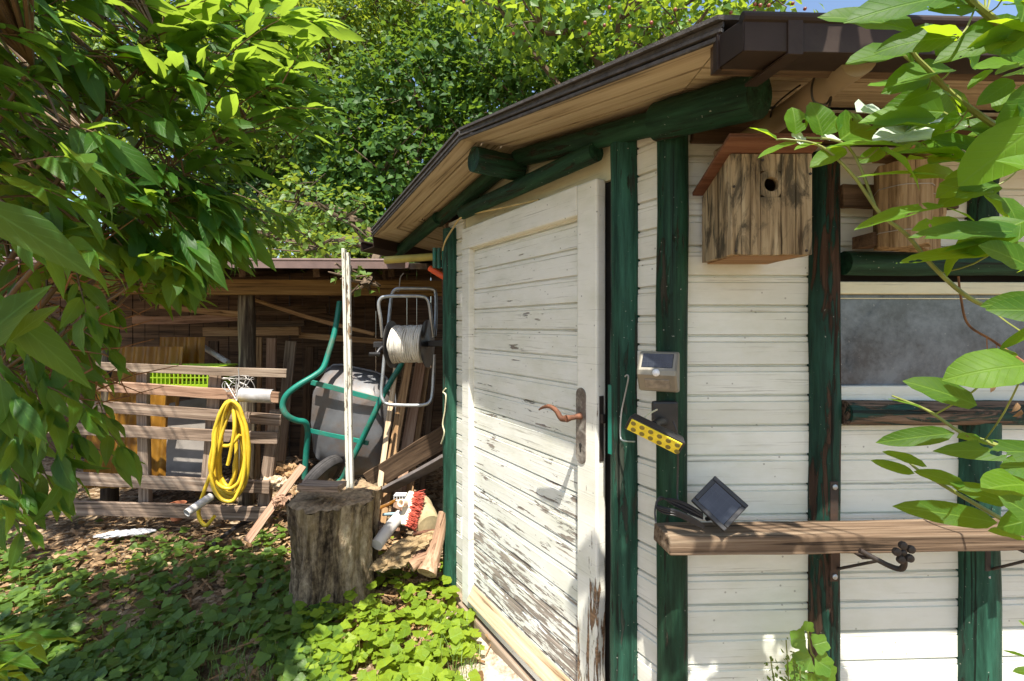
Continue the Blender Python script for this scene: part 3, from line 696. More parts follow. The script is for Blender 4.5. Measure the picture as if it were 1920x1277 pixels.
# ---- tilting LED floodlight
fl = thing('floodlight', B(1248, 800, .05), 'black floodlight with yellow LED face tilted on its bracket', 'lamp')
u0, u1 = B.uz(1223, 790, .055)[0], B.uz(1271, 790, .055)[0]
mb = MB(); mb.box(u0, u1, -.062, -.043, zB(1248, 830, .055), zB(1248, 752, .055)); mb.build('mount', M_black, fl, B.M, bevel=.006)
fa, fb, fc, fd = P(1171, 787, 1.085), P(1190, 783, 1.10), P(1282, 838, 1.06), P(1262, 855, 1.045)
xa = (P(1283, 840, 1.06)-P(1172, 785, 1.10)).normalized(); ya2 = P(1245, 800, 1.19)-P(1227, 818, 1.08); za = xa.cross(ya2).normalized(); ya2 = za.cross(xa)
ctr = P(1228, 812, 1.075)
MF = Matrix(((xa.x, ya2.x, za.x, ctr.x), (xa.y, ya2.y, za.y, ctr.y), (xa.z, ya2.z, za.z, ctr.z), (0, 0, 0, 1))) @ Matrix.Rotation(math.radians(28), 4, 'X')
wl = .070
mb = MB(); mb.add([(-wl*.96, -.012, -.021), (wl*.96, -.012, -.021), (wl*.96, -.012, .024), (-wl*.96, -.012, .024), (-wl*.85, .020, -.010), (wl*.85, .020, -.010), (wl*.85, .018, .014), (-wl*.85, .018, .014)], [(0, 1, 2, 3), (7, 6, 5, 4), (0, 4, 5, 1), (1, 5, 6, 2), (2, 6, 7, 3), (3, 7, 4, 0)])
mb.build('housing', M_black, fl, MF, bevel=.004)
led = N('yellow_led_face'); c = led.coords((1, 1, 1), False); v = led.noise(c, 60, 3)
led = led.done(led.ramp(v, [(.3, (.72, .55, .02)), (.7, (.92, .76, .05))]), .3)
mb = MB(); mb.box(-wl*.86, wl*.86, -.0145, -.011, -.0165, .0195); face = mb.build('led_face', led, fl, MF, bevel=.001)
mb = MB()
for i in range(12):
    x = -wl*.75+(i//2)*wl*.3; z = (-.0075 if i % 2 else .0105)
    mb.lathe(MF @ Matrix.Translation((x+(.006 if i % 2 else 0), -.0145, z)) @ Matrix.Rotation(math.radians(90), 4, 'X'), [(.0062, -.001), (.0058, .0012), (.0035, .0003), (.001, .0002)], 12)
mb.build('led_reflectors', plain('dull_led_reflector', (.20, .16, .03), .35), face)
tube('swivel', [P(1225, 797, 1.10), P(1236, 790, 1.14), P(1243, 790, 1.17), P(1246, 792, 1.20)], .010, M_black, fl, seg=12)
tube('lead', [P(1205, 786, 1.10), P(1217, 776, 1.12), P(1232, 768, 1.17)], .0022, M_twine, fl, seg=6)
tube('lead', [P(1262, 790, 1.18), P(1270, 815, 1.17), P(1271, 860, 1.185), P(1270, 925, 1.185), P(1272, 950, 1.165)], .0024, M_black, fl, seg=6)
# ---- small solar panel propped on the shelf with its bundled lead
sp_ = thing('solar_charger', P(1345, 985, 1.16), 'small black framed solar panel standing on one corner on the shelf', 'solar panel')
q = [P(1336, 889, 1.185), P(1398, 944, 1.135), P(1364, 1001, 1.118), P(1299, 943, 1.165)]
ex = (q[1]-q[0]).normalized(); ez = (q[0]-q[3]); ez = (ez-ex*ez.dot(ex)).normalized(); ey = ez.cross(ex); c0 = (q[0]+q[1]+q[2]+q[3])/4
MP = Matrix(((ex.x, ey.x, ez.x, c0.x), (ex.y, ey.y, ez.y, c0.y), (ex.z, ey.z, ez.z, c0.z), (0, 0, 0, 1)))
hx = ((q[1]-q[0]).length+(q[2]-q[3]).length)/4; hz_ = ((q[0]-q[3]).length+(q[1]-q[2]).length)/4
bd = .011; mb = MB()
mb.box(-hx, hx, -.006, .012, hz_-bd, hz_); mb.box(-hx, hx, -.006, .012, -hz_, -hz_+bd)
mb.box(-hx, -hx+bd, -.006, .012, -hz_+bd+.0004, hz_-bd-.0004); mb.box(hx-bd, hx, -.006, .012, -hz_+bd+.0004, hz_-bd-.0004)
mb.box(-hx+bd, hx-bd, .005, .0125, -hz_+bd, hz_-bd); mb.build('frame', M_black, sp_, MP, bevel=.002)
mb = MB(); mb.box(-hx+bd+.0003, hx-bd-.0003, -.002, .0045, -hz_+bd+.0003, hz_-bd-.0003); mb.build('glass', M_cell, sp_, MP)
mb = MB()
for k in range(6):
    a = P(1250, 940, 1.19); r1 = .0; dx = random.uniform(-.006, .006)
    cyc = [P(1318, 968+k*2-5, 1.15+dx), P(1290, 952+k*3-6, 1.16+dx), P(1262, 940+k*2-4, 1.17+dx), P(1238, 937-k, 1.175+dx), P(1231, 946+k, 1.165+dx), P(1245, 952+k*2, 1.15+dx), P(1272, 958+k*2, 1.14), P(1300, 972+k*2, 1.135), P(1320, 985+k, 1.135)]
    mb.tube(spl(cyc, 5), .0024, 6)
mb.tube(spl([P(1231, 940, 1.17), P(1228, 960, 1.16), P(1230, 980, 1.15)], 4), .0022, 6)
mb.build('bundled_lead', M_black, sp_, smooth=True)
tube('stand', [c0+ey*.012, c0+ey*.05+Vector((0, 0, -.02)), Vector((c0.x, 1.225, zsh+.004))], .006, M_black, sp_, seg=8, n=2)
# ---- hook wire hanging on the right door post
hk = tube('hook_wire', [A(1172, 706, .05), A(1176, 703, .055), A(1178, 710, .055), A(1172, 740, .055), A(1165, 775, .058), A(1163, 815, .06), A(1168, 826, .065), A(1190, 828, .075)], .0022, M_steel, None, seg=6)
reg(hk, 'bent wire hook hanging from a nail on the green door post', 'hook')
# metal keeper on the door post
mb = MB(); k0, k1 = A.uz(1140, 800, .045)[0], A.uz(1153, 800, .045)[0]
mb.box(k0, k1, -.046, -.030, A.uz(1145, 852, .045)[1], A.uz(1145, 722, .045)[1]); mb.build('strike_plate', M_barrow, hut, A.M, bevel=.001)
# twine on the left post
tw = tube('twine_scrap', [A(836, 728, .05), A(831, 735, .055), A(836, 742, .055), A(834, 770, .055), A(830, 795, .06), A(833, 812, .06), A(827, 832, .06)], .0035, M_twine, None, seg=6)
reg(tw, 'pale twine scrap hanging down the left corner post of the hut', 'twine')
# ================================================================ ground
def gz(x, y):
    return .018*math.sin(x*2.1+y*1.3)+.012*math.sin(x*4.7-y*3.9+1)+max(0, (y-2.7))*.02-.02
gx = sorted(set([round(-3.2+.05*i, 3) for i in range(100)]+[-60, -40, -25, -15, -9, -6, -4.4, 1.9, 2.5, 3.5, 5, 8, 14, 25, 40, 60]))
gy = sorted(set([round(.9+.05*i, 3) for i in range(84)]+[-40, -20, -10, -5, -2, -.6, .3, 5.3, 5.8, 6.5, 8, 11, 16, 25, 40, 70]))
def hnoise(x, y):
    h = math.sin(x*127.1+y*311.7)*43758.5453; return h-math.floor(h)
mb = MB(); nx = len(gx)
for y in gy:
    for x in gx: mb.v.append(Vector((x, y, gz(max(-4, min(3, x)), max(0, min(5, y)))+.008*(hnoise(x, y)-.5))))
for j in range(len(gy)-1):
    for i in range(nx-1): mb.f.append((j*nx+i, j*nx+i+1, (j+1)*nx+i+1, (j+1)*nx+i))
n = N('litter_strewn_soil'); c = n.coords((1, 1, 1), False); a = n.noise(c, 3, 6, .65); b_ = n.noise(c, 45, 5, .7)
vor = n.n('ShaderNodeTexVoronoi'); vor.inputs['Scale'].default_value = 38; n.l(c, vor.inputs['Vector'])
col = n.ramp(b_, [(.3, (.045, .03, .018)), (.55, (.13, .09, .055)), (.75, (.25, .18, .11))])
chip = n.mix(n.step(n.math('ADD', a, n.math('MULTIPLY', b_, .3)), .52, .66), col, n.ramp(vor.outputs['Color'], [(.2, (.10, .06, .03)), (.5, (.33, .22, .12)), (.8, (.46, .36, .24))]))
ground = mb.build('ground', n.done(chip, .95, n.bump(n.math('ADD', b_, vor.outputs['Distance']), .8, .02), spec=.15), None, smooth=True, fix=False)
reg(ground, None, None, None, 'structure')
def gp(px, py):
    p = G(px, py, 0)
    return G(px, py, gz(p.x, p.y))
# pale concrete strip beside the door
n = N('pale_crumbling_concrete'); c = n.coords((1, 1, 1), False); a = n.noise(c, 9, 6, .7, .4); b_ = n.noise(c, 70, 4)
col = n.ramp(n.math('ADD', n.math('MULTIPLY', a, .75), n.math('MULTIPLY', b_, .25)), [(.36, (.16, .11, .07)), (.46, (.40, .33, .25)), (.62, (.58, .52, .44))])
mc = n.done(col, .9, n.bump(n.math('ADD', a, n.math('MULTIPLY', b_, .4)), .6, .01))
e = [A.w(-.12, 0, .046), A.w(1.25, 0, .046)]; outer = []
mb = MB(); k = 26
for i in range(k+1):
    t = i/k; p = e[0].lerp(e[1], t); w_ = .03+.25*min(1, t*1.5)+.035*math.sin(i*1.9)+.02*math.sin(i*5.1)
    for f in (0, .5, .85, 1.0):
        q = p+A.n*w_*f; mb.v.append(Vector((q.x, q.y, gz(q.x, q.y)+(.012 if f < .9 else -.012)+.004*(hnoise(i, f*7)-.5))))
for i in range(k):
    for j in range(3): mb.f.append((i*4+j, i*4+j+1, (i+1)*4+j+1, (i+1)*4+j))
reg(mb.build('path', mc, None, smooth=True, fix=False), None, None, None, 'structure')
# ================================================================ woodshed
shed = thing('wood_shed', (-.9, 3.6, 0), 'dark open fronted timber shed with brown gutter behind the pallet fence', 'shed')
YS = 3.45
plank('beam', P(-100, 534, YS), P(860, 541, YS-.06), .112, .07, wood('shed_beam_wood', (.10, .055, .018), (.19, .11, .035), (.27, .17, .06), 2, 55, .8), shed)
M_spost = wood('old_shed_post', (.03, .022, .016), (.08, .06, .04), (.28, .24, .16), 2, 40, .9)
for px in (462, 205, -60):
    zt = P(px, 551, YS+.08).z; p = P(px, 600, YS+.10); log('post', [Vector((p.x, p.y, -.05)), Vector((p.x+.01, p.y, .8)), Vector((p.x, p.y, zt))], .058, M_spost, shed, n=5, jit=.07)
# roof sheet, rafters, gutter
r0, r1 = P(330, 497, 3.2), P(800, 505, 3.12); rb = Vector((0, 1.65, .22))
l0 = r0+(r0-r1).normalized()*2.6
mb = MB(); up = Vector((0, 0, .02)); mb.hexa([l0, r1, r1+rb, l0+rb], [l0+up*2, r1+up*2, r1+rb+up*2, l0+rb+up*2]); sroof = mb.build('roof', plain('mossy_roof_sheet', (.20, .16, .13), .95, var=.5, scale=20, bumps=.6, dirt=(.08, .09, .03)), shed)
for px in (-150, 60, 300, 420, 560, 700, 790):
    a = P(px, 503, 3.25); plank('rafter', Vector((a.x+.1, a.y, a.z-.03)), Vector((a.x-.12, a.y+1.5, a.z+.17)), .06, .045, M_brown, sroof, hint=(1, 0, 0))
gM0 = (r1-l0).normalized(); gnn = Vector((gM0.y, -gM0.x, 0))
mb, Ms = sweep('gutter', [(y, max(z, 0) if y < .05 else z) for y, z in gut_prof], l0+Vector((0, 0, -.04)), gM0, gnn, (r1-l0).length-.12, M_gutter, shed)
mb.tube([(0, .092, .038), ((r1-l0).length-.12, .092, .038)], .009, 10); sg = mb.build('gutter', plain('sunlit_brown_gutter', (.17, .115, .10), .4, var=.15), shed, Ms)  # lighter brown than the hut gutter: sunlight put into the colour
mb = MB(); mb.box(3.12, 3.145, .097, .103, -.01, .07); mb.build('gutter_bracket', M_gutter, sg, Ms)
# back and side walls
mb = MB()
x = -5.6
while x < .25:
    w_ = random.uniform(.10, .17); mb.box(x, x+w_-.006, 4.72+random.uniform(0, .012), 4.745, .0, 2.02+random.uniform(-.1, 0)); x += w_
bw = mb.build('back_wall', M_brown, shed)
plank('side_wall', Vector((-.02, 4.68, .9)), Vector((-.36, 3.55, .9)), 1.75, .03, M_wallgrey, shed, hint=(1, -.2, 0), warp=.0)
for (x0, y0, x1, y1, Y, w_, m) in ((380, 622, 560, 621, 4.0, .075, M_tan), (560, 628, 760, 645, 4.1, .05, M_tan), (470, 608, 570, 606, 4.2, .05, M_brown), (480, 570, 640, 600, 4.3, .06, M_brown)):
    plank('rail', P(x0, y0, Y), P(x1, y1, Y), w_, .04, m, shed)
# lumber stored in it
G_l = 'boards stored in the shed'
lum = [(482, 632, 480, 905, 4.05, .07, M_tan, 'brown board upright just right of the shed post'), (508, 634, 505, 905, 4.0, .085, M_greyr, 'reddish board standing second from the shed post'),
       (545, 640, 520, 900, 3.95, .09, M_sill, 'dark board leaning behind the wheelbarrow handle'), (580, 650, 566, 900, 4.1, .07, M_brown, 'darkest board standing behind the wheelbarrow tray'),
       (400, 640, 398, 905, 4.2, .09, M_brown, 'dark upright board left of the shed post')]
for (x0, y0, x1, y1, Y, w_, m, lab) in lum:
    reg(plank('stored_board', P(x1, y1, Y), P(x0, y0, Y), w_, .022, m), lab, 'board', G_l)
lum2 = [(300, 575, 470, 590, 3.95, .05, M_tan, 'pale board lying high in the shed left of its post'), (470, 562, 700, 628, 3.8, .03, M_tan, 'thin bowed lath sloping down across the dark shed'),
        (250, 600, 450, 596, 4.1, .07, M_greyr, 'short reddish plank on the rack behind the leaves'), (465, 585, 610, 578, 4.2, .08, M_brown, 'wide dark board resting high above the rack')]
for (x0, y0, x1, y1, Y, w_, m, lab) in lum2:
    reg(plank('stored_board', P(x0, y0, Y), P(x1, y1, Y), w_, .025, m, warp=.015), lab, 'board', G_l)
reg(tube('grey_pipe', [P(372, 645, 3.9), P(428, 680, 3.75)], .022, M_pvc, None, seg=12, n=0), 'short grey pipe slanting behind the lime basket', 'pipe')
# amber corrugated sheets
am = N('amber_corrugated_plastic'); c = am.coords((1, 1, 1)); a = am.noise(c, 8, 5, .6)
am.done(am.ramp(a, [(.35, (.26, .12, .014)), (.62, (.46, .24, .03))]), .35)
tr = am.n('ShaderNodeBsdfTranslucent'); tr.inputs[0].default_value = (.62, .32, .03, 1); mx = am.n('ShaderNodeMixShader'); mx.inputs[0].default_value = .45
am.l(am.b.outputs[0], mx.inputs[1]); am.l(tr.outputs[0], mx.inputs[2]); am.l(mx.outputs[0], am.out.inputs[0])
def corrug(x0, x1, yt, yb, Y, pitch, lab, lean=.12):
    a, b = P(x0, yb, Y), P(x1, yb, Y); z1 = P(x0, yt, Y).z; z0 = max(.0, a.z); n_ = int((b.x-a.x)/pitch*8); mb = MB()
    for i in range(n_+1):
        x = a.x+(b.x-a.x)*i/n_; y = Y+.012*math.sin(2*math.pi*i/8)
        mb.v += [Vector((x, y-lean, z0)), Vector((x, y, z1)), Vector((x, y-lean+.003, z0)), Vector((x, y+.003, z1))]
    for i in range(n_):
        k = 4*i; mb.f += [(k, k+4, k+5, k+1), (k+2, k+3, k+7, k+6), (k, k+2, k+6, k+4), (k+1, k+5, k+7, k+3)]
    mb.f += [(0, 1, 3, 2), (4*n_, 4*n_+2, 4*n_+3, 4*n_+1)]
    return reg(mb.build('corrugated_sheet', am.m, None, smooth=True), lab, 'plastic sheet', 'amber corrugated sheets behind the pallet fence')
corrug(180, 345, 650, 905, 3.55, .085, 'amber corrugated sheet at the left, half hidden by leaves')
corrug(300, 383, 632, 730, 3.7, .085, 'amber corrugated sheet rising tallest behind the lime basket', .02)
# grey board
reg(plank('cement_sheet', P(346, 905, 3.32), P(352, 750, 3.5), .29, .02, plain('grey_cement_board', (.20, .18, .16), .8, var=.2, scale=8, dirt=(.18, .15, .12)), None), 'flat grey panel leaning behind the lower fence slats', 'panel')
# lime basket
bk = thing('lime_basket', P(362, 720, 3.35), 'lime green slotted plastic basket hung behind the top fence slats', 'basket')
c0 = P(362, 700, 3.42); hw, hd, hh = .24, .11, .17; mb = MB()
ns = 16
for sgn in (-1, 1):
    for i in range(ns+1):
        x = c0.x-hw+2*hw*i/ns; y = c0.y+sgn*hd; mb.box(x-.0045, x+.0045, y-.003, y+.003, c0.z-.07, c0.z+.022)
    for z0, z1 in ((-.095, -.07), (.022, .05), (-.024, -.016)): mb.box(c0.x-hw-.004, c0.x+hw+.004, c0.y+sgn*hd-.0035, c0.y+sgn*hd+.0035, c0.z+z0, c0.z+z1)
for sgn in (-1, 1): mb.box(c0.x+sgn*hw-.003, c0.x+sgn*hw+.003, c0.y-hd, c0.y+hd, c0.z-.09, c0.z+.05)
mb.box(c0.x-hw, c0.x+hw, c0.y-hd, c0.y+hd, c0.z-.097, c0.z-.09); mb.build('body', M_lime, bk)
mb = MB()
for sgn in (-1, 1): mb.box(c0.x-hw-.02, c0.x+hw+.02, c0.y+sgn*(hd+.008)-.009, c0.y+sgn*(hd+.008)+.009, c0.z+.05, c0.z+.062)
for sgn in (-1, 1): mb.box(c0.x+sgn*(hw+.01)-.009, c0.x+sgn*(hw+.01)+.009, c0.y-hd, c0.y+hd, c0.z+.0503, c0.z+.0617)
mb.build('rim', M_lime, bk, bevel=.003)
# ================================================================ pallet fence
fence = thing('pallet_fence', (-1.9, 3.0, .03), 'low fence of weathered grey pallet slats across the left yard', 'fence')
def yF(px): return 3.02+.00022*(500-px)
sl = [(-160, 673, 537, 700, 16, M_sill), (-160, 703, 521, 745, 20, M_greyr), (-160, 740, 526, 788, 21, M_grey), (-160, 788, 519, 823, 22, M_grey), (-160, 884, 505, 914, 24, M_grey), (-200, 945, 498, 965, 26, M_grey)]
for (x0, y0, x1, y1, w_, m) in sl:
    plank('slat', P(x0, y0, yF(x0)), P(x1, y1, yF(x1)), w_/FPX*3.05, .022, m, fence, bevel=.003, n=16, jit=.002, warp=.006)
for (x0, y0, x1, y1, w_) in ((265, 690, 268, 935, 20), (404, 700, 386, 905, 24), (515, 770, 490, 965, 22), (-60, 720, -60, 960, 24)):
    plank('upright', P(x1, y1, yF(x1)+.055)-Vector((0, 0, .06)), P(x0, y0, yF(x0)+.055), w_/FPX*3.08, .035, M_grey, fence)
# things tied to the fence
hs = thing('yellow_hose', P(432, 760, 2.9), 'coiled yellow garden hose hanging on the pallet fence', 'hose')
mb = MB(); rnd = random.Random(3)
cx, ct, cb = 433, 752, 950
for k in range(8):
    lx = 398+rnd.uniform(-3, 20); rx = 467-rnd.uniform(0, 26); bot = cb-rnd.uniform(0, 42); Y = 2.955-k*.013; t = rnd.uniform(-6, 8)
    pts = []
    for i in range(24):
        an = 2*math.pi*i/24; xx = (lx+rx)/2+(rx-lx)/2*math.sin(an)*(1-.10*math.cos(an)); yy = (ct+bot)/2-(bot-ct)/2*math.cos(an)
        if an > math.pi: xx -= (rx-lx)*.16*math.sin(an*2) if math.cos(an) < 0 else 0
        xx += (cx-(lx+rx)/2+t*.4)*max(0, math.cos(an))**2
        pts.append(P(xx+rnd.uniform(-1.2, 1.2), yy, Y+.025*math.sin(an+k)))
    mb.tube(spl(pts+[pts[0]], 2)[:-1], .0112, 8, closed=True)
for pts in ([(440, 752, 2.93), (420, 800, 2.88), (402, 870, 2.87), (385, 915, 2.88), (372, 960, 2.9), (385, 985, 2.9), (402, 968, 2.88)], [(436, 756, 2.9), (440, 800, 2.86), (432, 850, 2.86), (427, 872, 2.86)], [(420, 836, 2.87), (433, 834, 2.86), (450, 815, 2.87)]):
    mb.tube(spl([P(*p) for p in pts], 5), .0112, 8)
mb.build('coil', M_yhose, hs, smooth=True)
mb = MB()
for k in range(7):
    pts = [P(450+rnd.uniform(-30, 30), 725+rnd.uniform(-20, 20), 3.0-.03*rnd.random()) for _ in range(5)]+[P(444, 752, 2.93)]
    mb.tube(spl(pts, 5), .0022, 5)
mb.tube(spl([P(447, 690, 2.99), P(448, 715, 2.98), P(444, 735, 2.95), P(441, 752, 2.93), P(436, 748, 2.92)], 4), .004, 6)
reg(mb.build('tie_wire', M_wire, None, smooth=True), 'tangle of grey wire tied to the top slat above the yellow hose', 'wire')
mb = MB(); a, b = P(457, 739, 2.96), P(517, 742, 2.96); n_ = 10
for (p) in (a, b):
    for rr_ in (.044, .041): mb.v += [p+Vector((0, -.03+rr_*-math.cos(t)*.9, rr_*math.sin(t))) for t in [math.radians(-100+200*i/n_) for i in range(n_+1)]]
m_ = n_+1
for i in range(n_):
    mb.f += [(i, i+1, 2*m_+i+1, 2*m_+i), (m_+i, 3*m_+i, 3*m_+i+1, m_+i+1), (i, m_+i, m_+i+1, i+1), (2*m_+i, 2*m_+i+1, 3*m_+i+1, 3*m_+i)]
mb.f += [(0, 2*m_, 3*m_, m_), (n_, m_+n_, 3*m_+n_, 2*m_+n_)]
reg(mb.build('half_pipe', M_zinc, None, smooth=True), 'grey half round gutter offcut on the second fence slat', 'gutter piece')
mb = MB(); a, b = P(396, 931, 2.86), P(350, 962, 2.72); M_, L_ = axes(a, b, (0, 0, 1))
mb.lathe(M_ @ Matrix.Rotation(math.radians(90), 4, 'Y'), [(.024, 0), (.024, L_), (.021, L_), (.021, .01)], 18, cap=False)
reg(mb.build('white_pipe', M_pvc, None, smooth=True), 'short white plastic pipe poking out beside the yellow hose', 'pipe')
# ================================================================ wheelbarrow
wb = thing('wheelbarrow', P(620, 900, 3.3), 'upended wheelbarrow with green tube frame and grey tray', 'wheelbarrow')
def rquad(q, r, n_=4):
    out = []; k = len(q)
    for i in range(4):
        p, a, b = q[i], q[i-1], q[(i+1) % 4]; s = p.lerp(a, r); e = p.lerp(b, r)
        for j in range(n_+1):
            t = j/n_; out.append(s*(1-t)**2+p*2*t*(1-t)+e*t*t)
        nx_ = q[(i+1) % 4].lerp(p, r)
        for j in range(1, 4): out.append(e.lerp(nx_, j/4))
    return out
YW = 3.25
base_q = [P(588, 722, YW-.02), P(708, 748, YW-.06), P(690, 832, YW-.03), P(582, 810, YW+.02)]
mid_q = [P(590, 705, YW+.04), P(726, 728, YW), P(722, 880, YW), P(585, 868, YW+.06)]
rim_q = [P(604, 676, YW+.22), P(742, 706, YW+.16), P(740, 893, YW+.08), P(606, 890, YW+.16)]
rings = [[p.lerp(sum(base_q, Vector())/4, .6) for p in rquad(base_q, .2)], rquad(base_q, .2), [a.lerp(b, .45) for a, b in zip(rquad(base_q, .22), rquad(mid_q, .25))], rquad(mid_q, .25), [a.lerp(b, .5) for a, b in zip(rquad(mid_q, .27), rquad(rim_q, .28))], rquad(rim_q, .28)]
mb = MB(); k = len(rings[0]); mb.v = [v for r in rings for v in r]; mb.f = [tuple(range(k))]
for i in range(len(rings)-1):
    for j in range(k): mb.f.append((i*k+j, i*k+(j+1) % k, (i+1)*k+(j+1) % k, (i+1)*k+j))
tray = mb.build('tray', M_tray, wb, smooth=True)
sm = tray.modifiers.new('thick', 'SOLIDIFY'); sm.thickness = .004; sm.offset = 0
mb = MB(); mb.tube(rings[-1], .009, 8, closed=True); mb.build('tray_rim', M_tray, tray, smooth=True)
YT = YW-.10
tube('frame_tube', [P(637, 566, YT+.16), P(628, 620, YT+.1), P(616, 662, YT+.04), P(606, 690, YT), P(590, 704, YT-.03), P(560, 722, YT-.08), P(538, 740, YT-.11), P(530, 760, YT-.12), P(537, 778, YT-.12), P(555, 788, YT-.08), P(572, 792, YT-.04), P(577, 810, YT), P(574, 850, YT+.02), P(571, 897, YT+.03)], .0195, M_barrow, wb, seg=12, n=5)
tube('frame_tube', [P(760, 672, YT+.08), P(735, 712, YT+.02), P(716, 745, YT-.03), P(700, 780, YT-.04), P(676, 830, YT), P(655, 870, YT), P(640, 900, YT+.02), P(622, 906, YT+.04)], .0195, M_barrow, wb, seg=12, n=5)
plank('cross_bar', P(583, 717, YT+.02), P(712, 750, YT-.01), .034, .012, M_barrow, wb, bevel=.002, n=3)
plank('cross_bar', P(576, 806, YT+.03), P(690, 832, YT+.015), .030, .012, M_barrow, wb, bevel=.002, n=3)
mb = MB(); ax = Vector((.78, -.22, -.58)).normalized(); wc_ = P(604, 893, YT+.02)
Mw = Matrix.Translation(wc_) @ ax.to_track_quat('Z', 'Y').to_matrix().to_4x4()
R_ = .165
whl = thing('wheel_root', wc_, None, None); whl.name = 'wheel'; WM['wheel'] = WM.pop('wheel_root'); whl.parent = wb; whl.matrix_local = WM[wb.name].inverted() @ WM['wheel']
mb.lathe(Mw, [(R_-.055, -.03), (R_-.02, -.038), (R_-.004, -.024), (R_, -.012), (R_-.003, -.008), (R_, -.004), (R_, .004), (R_-.003, .008), (R_, .012), (R_-.004, .024), (R_-.02, .038), (R_-.055, .03)], 36, cap=False); mb.build('tyre', M_rubber, whl, smooth=True)
mb = MB(); mb.lathe(Mw, [(.012, -.04), (.03, -.035), (.05, -.02), (R_-.056, -.028), (R_-.05, 0), (R_-.056, .028), (.05, .02), (.03, .035), (.012, .04)], 24); mb.build('rim', plain('rusty_red_rim', (.10, .08, .07), .6, var=.3), whl, smooth=True)
# ================================================================ hose reel
hr_ = thing('hose_reel', P(766, 560, 2.8), 'hose reel with bent steel tube frame hanging from the shed beam', 'hose reel')
YR = 2.82
def frame(name, pts, closed=False): return tube(name, [P(*p) for p in pts], .0105, M_steel, hr_, seg=10, n=5, closed=closed)
frame('frame', [(717, 632, YR-.02), (714, 600, YR-.05), (710, 572, YR-.06), (714, 560, YR-.06), (726, 556, YR-.06), (760, 555, YR-.06), (792, 556, YR-.06), (802, 562, YR-.06), (806, 576, YR-.06), (809, 605, YR-.05), (812, 632, YR-.03)])
frame('frame', [(727, 628, YR+.06), (730, 590, YR+.08), (734, 556, YR+.1), (740, 544, YR+.1), (752, 541, YR+.1), (790, 541, YR+.1), (810, 542, YR+.1), (817, 552, YR+.1), (817, 600, YR+.06), (815, 630, YR)])
frame('frame', [(721, 665, YR-.02), (718, 700, YR-.03), (715, 735, YR-.04), (718, 750, YR-.05), (728, 758, YR-.05), (765, 760, YR-.05), (795, 759, YR-.05), (807, 752, YR-.05), (811, 735, YR-.04), (813, 700, YR-.03), (814, 665, YR-.03)])
axl = (P(808, 646, YR)-P(722, 648, YR)).normalized(); ce = P(768, 645, YR+.01)
Mx = Matrix.Translation(ce) @ Vector((axl.x, axl.y-.12, axl.z)).normalized().to_track_quat('Z', 'Y').to_matrix().to_4x4()
for s_ in (-1, 1):
    h = s_*.112; mb = MB(); mb.lathe(Mx, [(.03, h-.012), (.06, h-.008), (.135, h-.004), (.145, h), (.145, h+.003), (.135, h+.003), (.06, h+.003), (.03, h+.012)], 36); fl_ = mb.build('flange', M_black, hr_, smooth=True)
    mb = MB(); c_ = Mx @ Vector((0, 0, s_*.138)); mb.box(-.018, .018, -.022, .022, -.085, .085); mb.build('hub', M_black, hr_, Matrix.Translation(c_) @ Mx.to_quaternion().to_matrix().to_4x4() @ Matrix.Rotation(math.radians(90), 4, 'Y') @ Matrix.Rotation(math.radians(90), 4, 'X') @ Matrix.Rotation(math.radians(90), 4, 'Y'), bevel=.004)
mb = MB(); mb.lathe(Mx, [(.05, -.112), (.05, .112)], 20); mb.build('drum', M_black, hr_, smooth=True)
pts = []; turns = 19
for lay, rl_ in ((0, .098), (1, .108)):
    seq = range(turns*14)
    for i in seq:
        t = i/(turns*14); h = (-.095+.19*t) if lay == 0 else (.095-.19*t)
        an = 2*math.pi*i/14; pts.append(Mx @ Vector(((rl_+rnd.uniform(-.003, .005))*math.cos(an), (rl_+rnd.uniform(-.003, .005))*math.sin(an), h+.006*math.sin(an*1+i*.05)+rnd.uniform(-.003, .003))))
mb = MB(); mb.tube(spl(pts, 2), .0062, 6); mb.build('wound_hose', M_whose, hr_, smooth=True)
mb = MB(); c_ = Mx @ Vector((0, 0, -.15)); mb.tube([c_, P(712, 655, YR-.02), P(706, 664, YR-.04)], .012, 8); mb.tube([P(712, 664, YR-.05), P(692, 664, YR-.08)], .012, 10); mb.build('crank', M_black, hr_, smooth=True)
mb = MB(); c_ = Mx @ Vector((0, 0, .15)); mb.tube([c_, c_+axl*.03], .013, 12); mb.tube([c_+axl*.03, c_+axl*.05], .009, 12); mb.build('coupling', M_orange, hr_, smooth=True)
tube('hanging_hook', [P(757, 512, YR+.1), P(751, 520, YR+.1), P(749, 535, YR+.1), P(748, 546, YR+.1), P(744, 546, YR+.09)], .003, M_wire, hr_, seg=6)
# saw hung by the corner
sw2 = thing('pruning_saw', P(822, 520, 2.5), 'pruning saw with orange handle hanging at the hut corner', 'saw')
log('handle', [P(806, 503, 2.52), P(822, 513, 2.5), P(836, 521, 2.48)], .017, M_orange, sw2, seg=10)
plank('blade', P(834, 522, 2.49), P(835, 572, 2.49), .035, .002, M_rust, sw2, bevel=0, n=2, jit=0, warp=0)
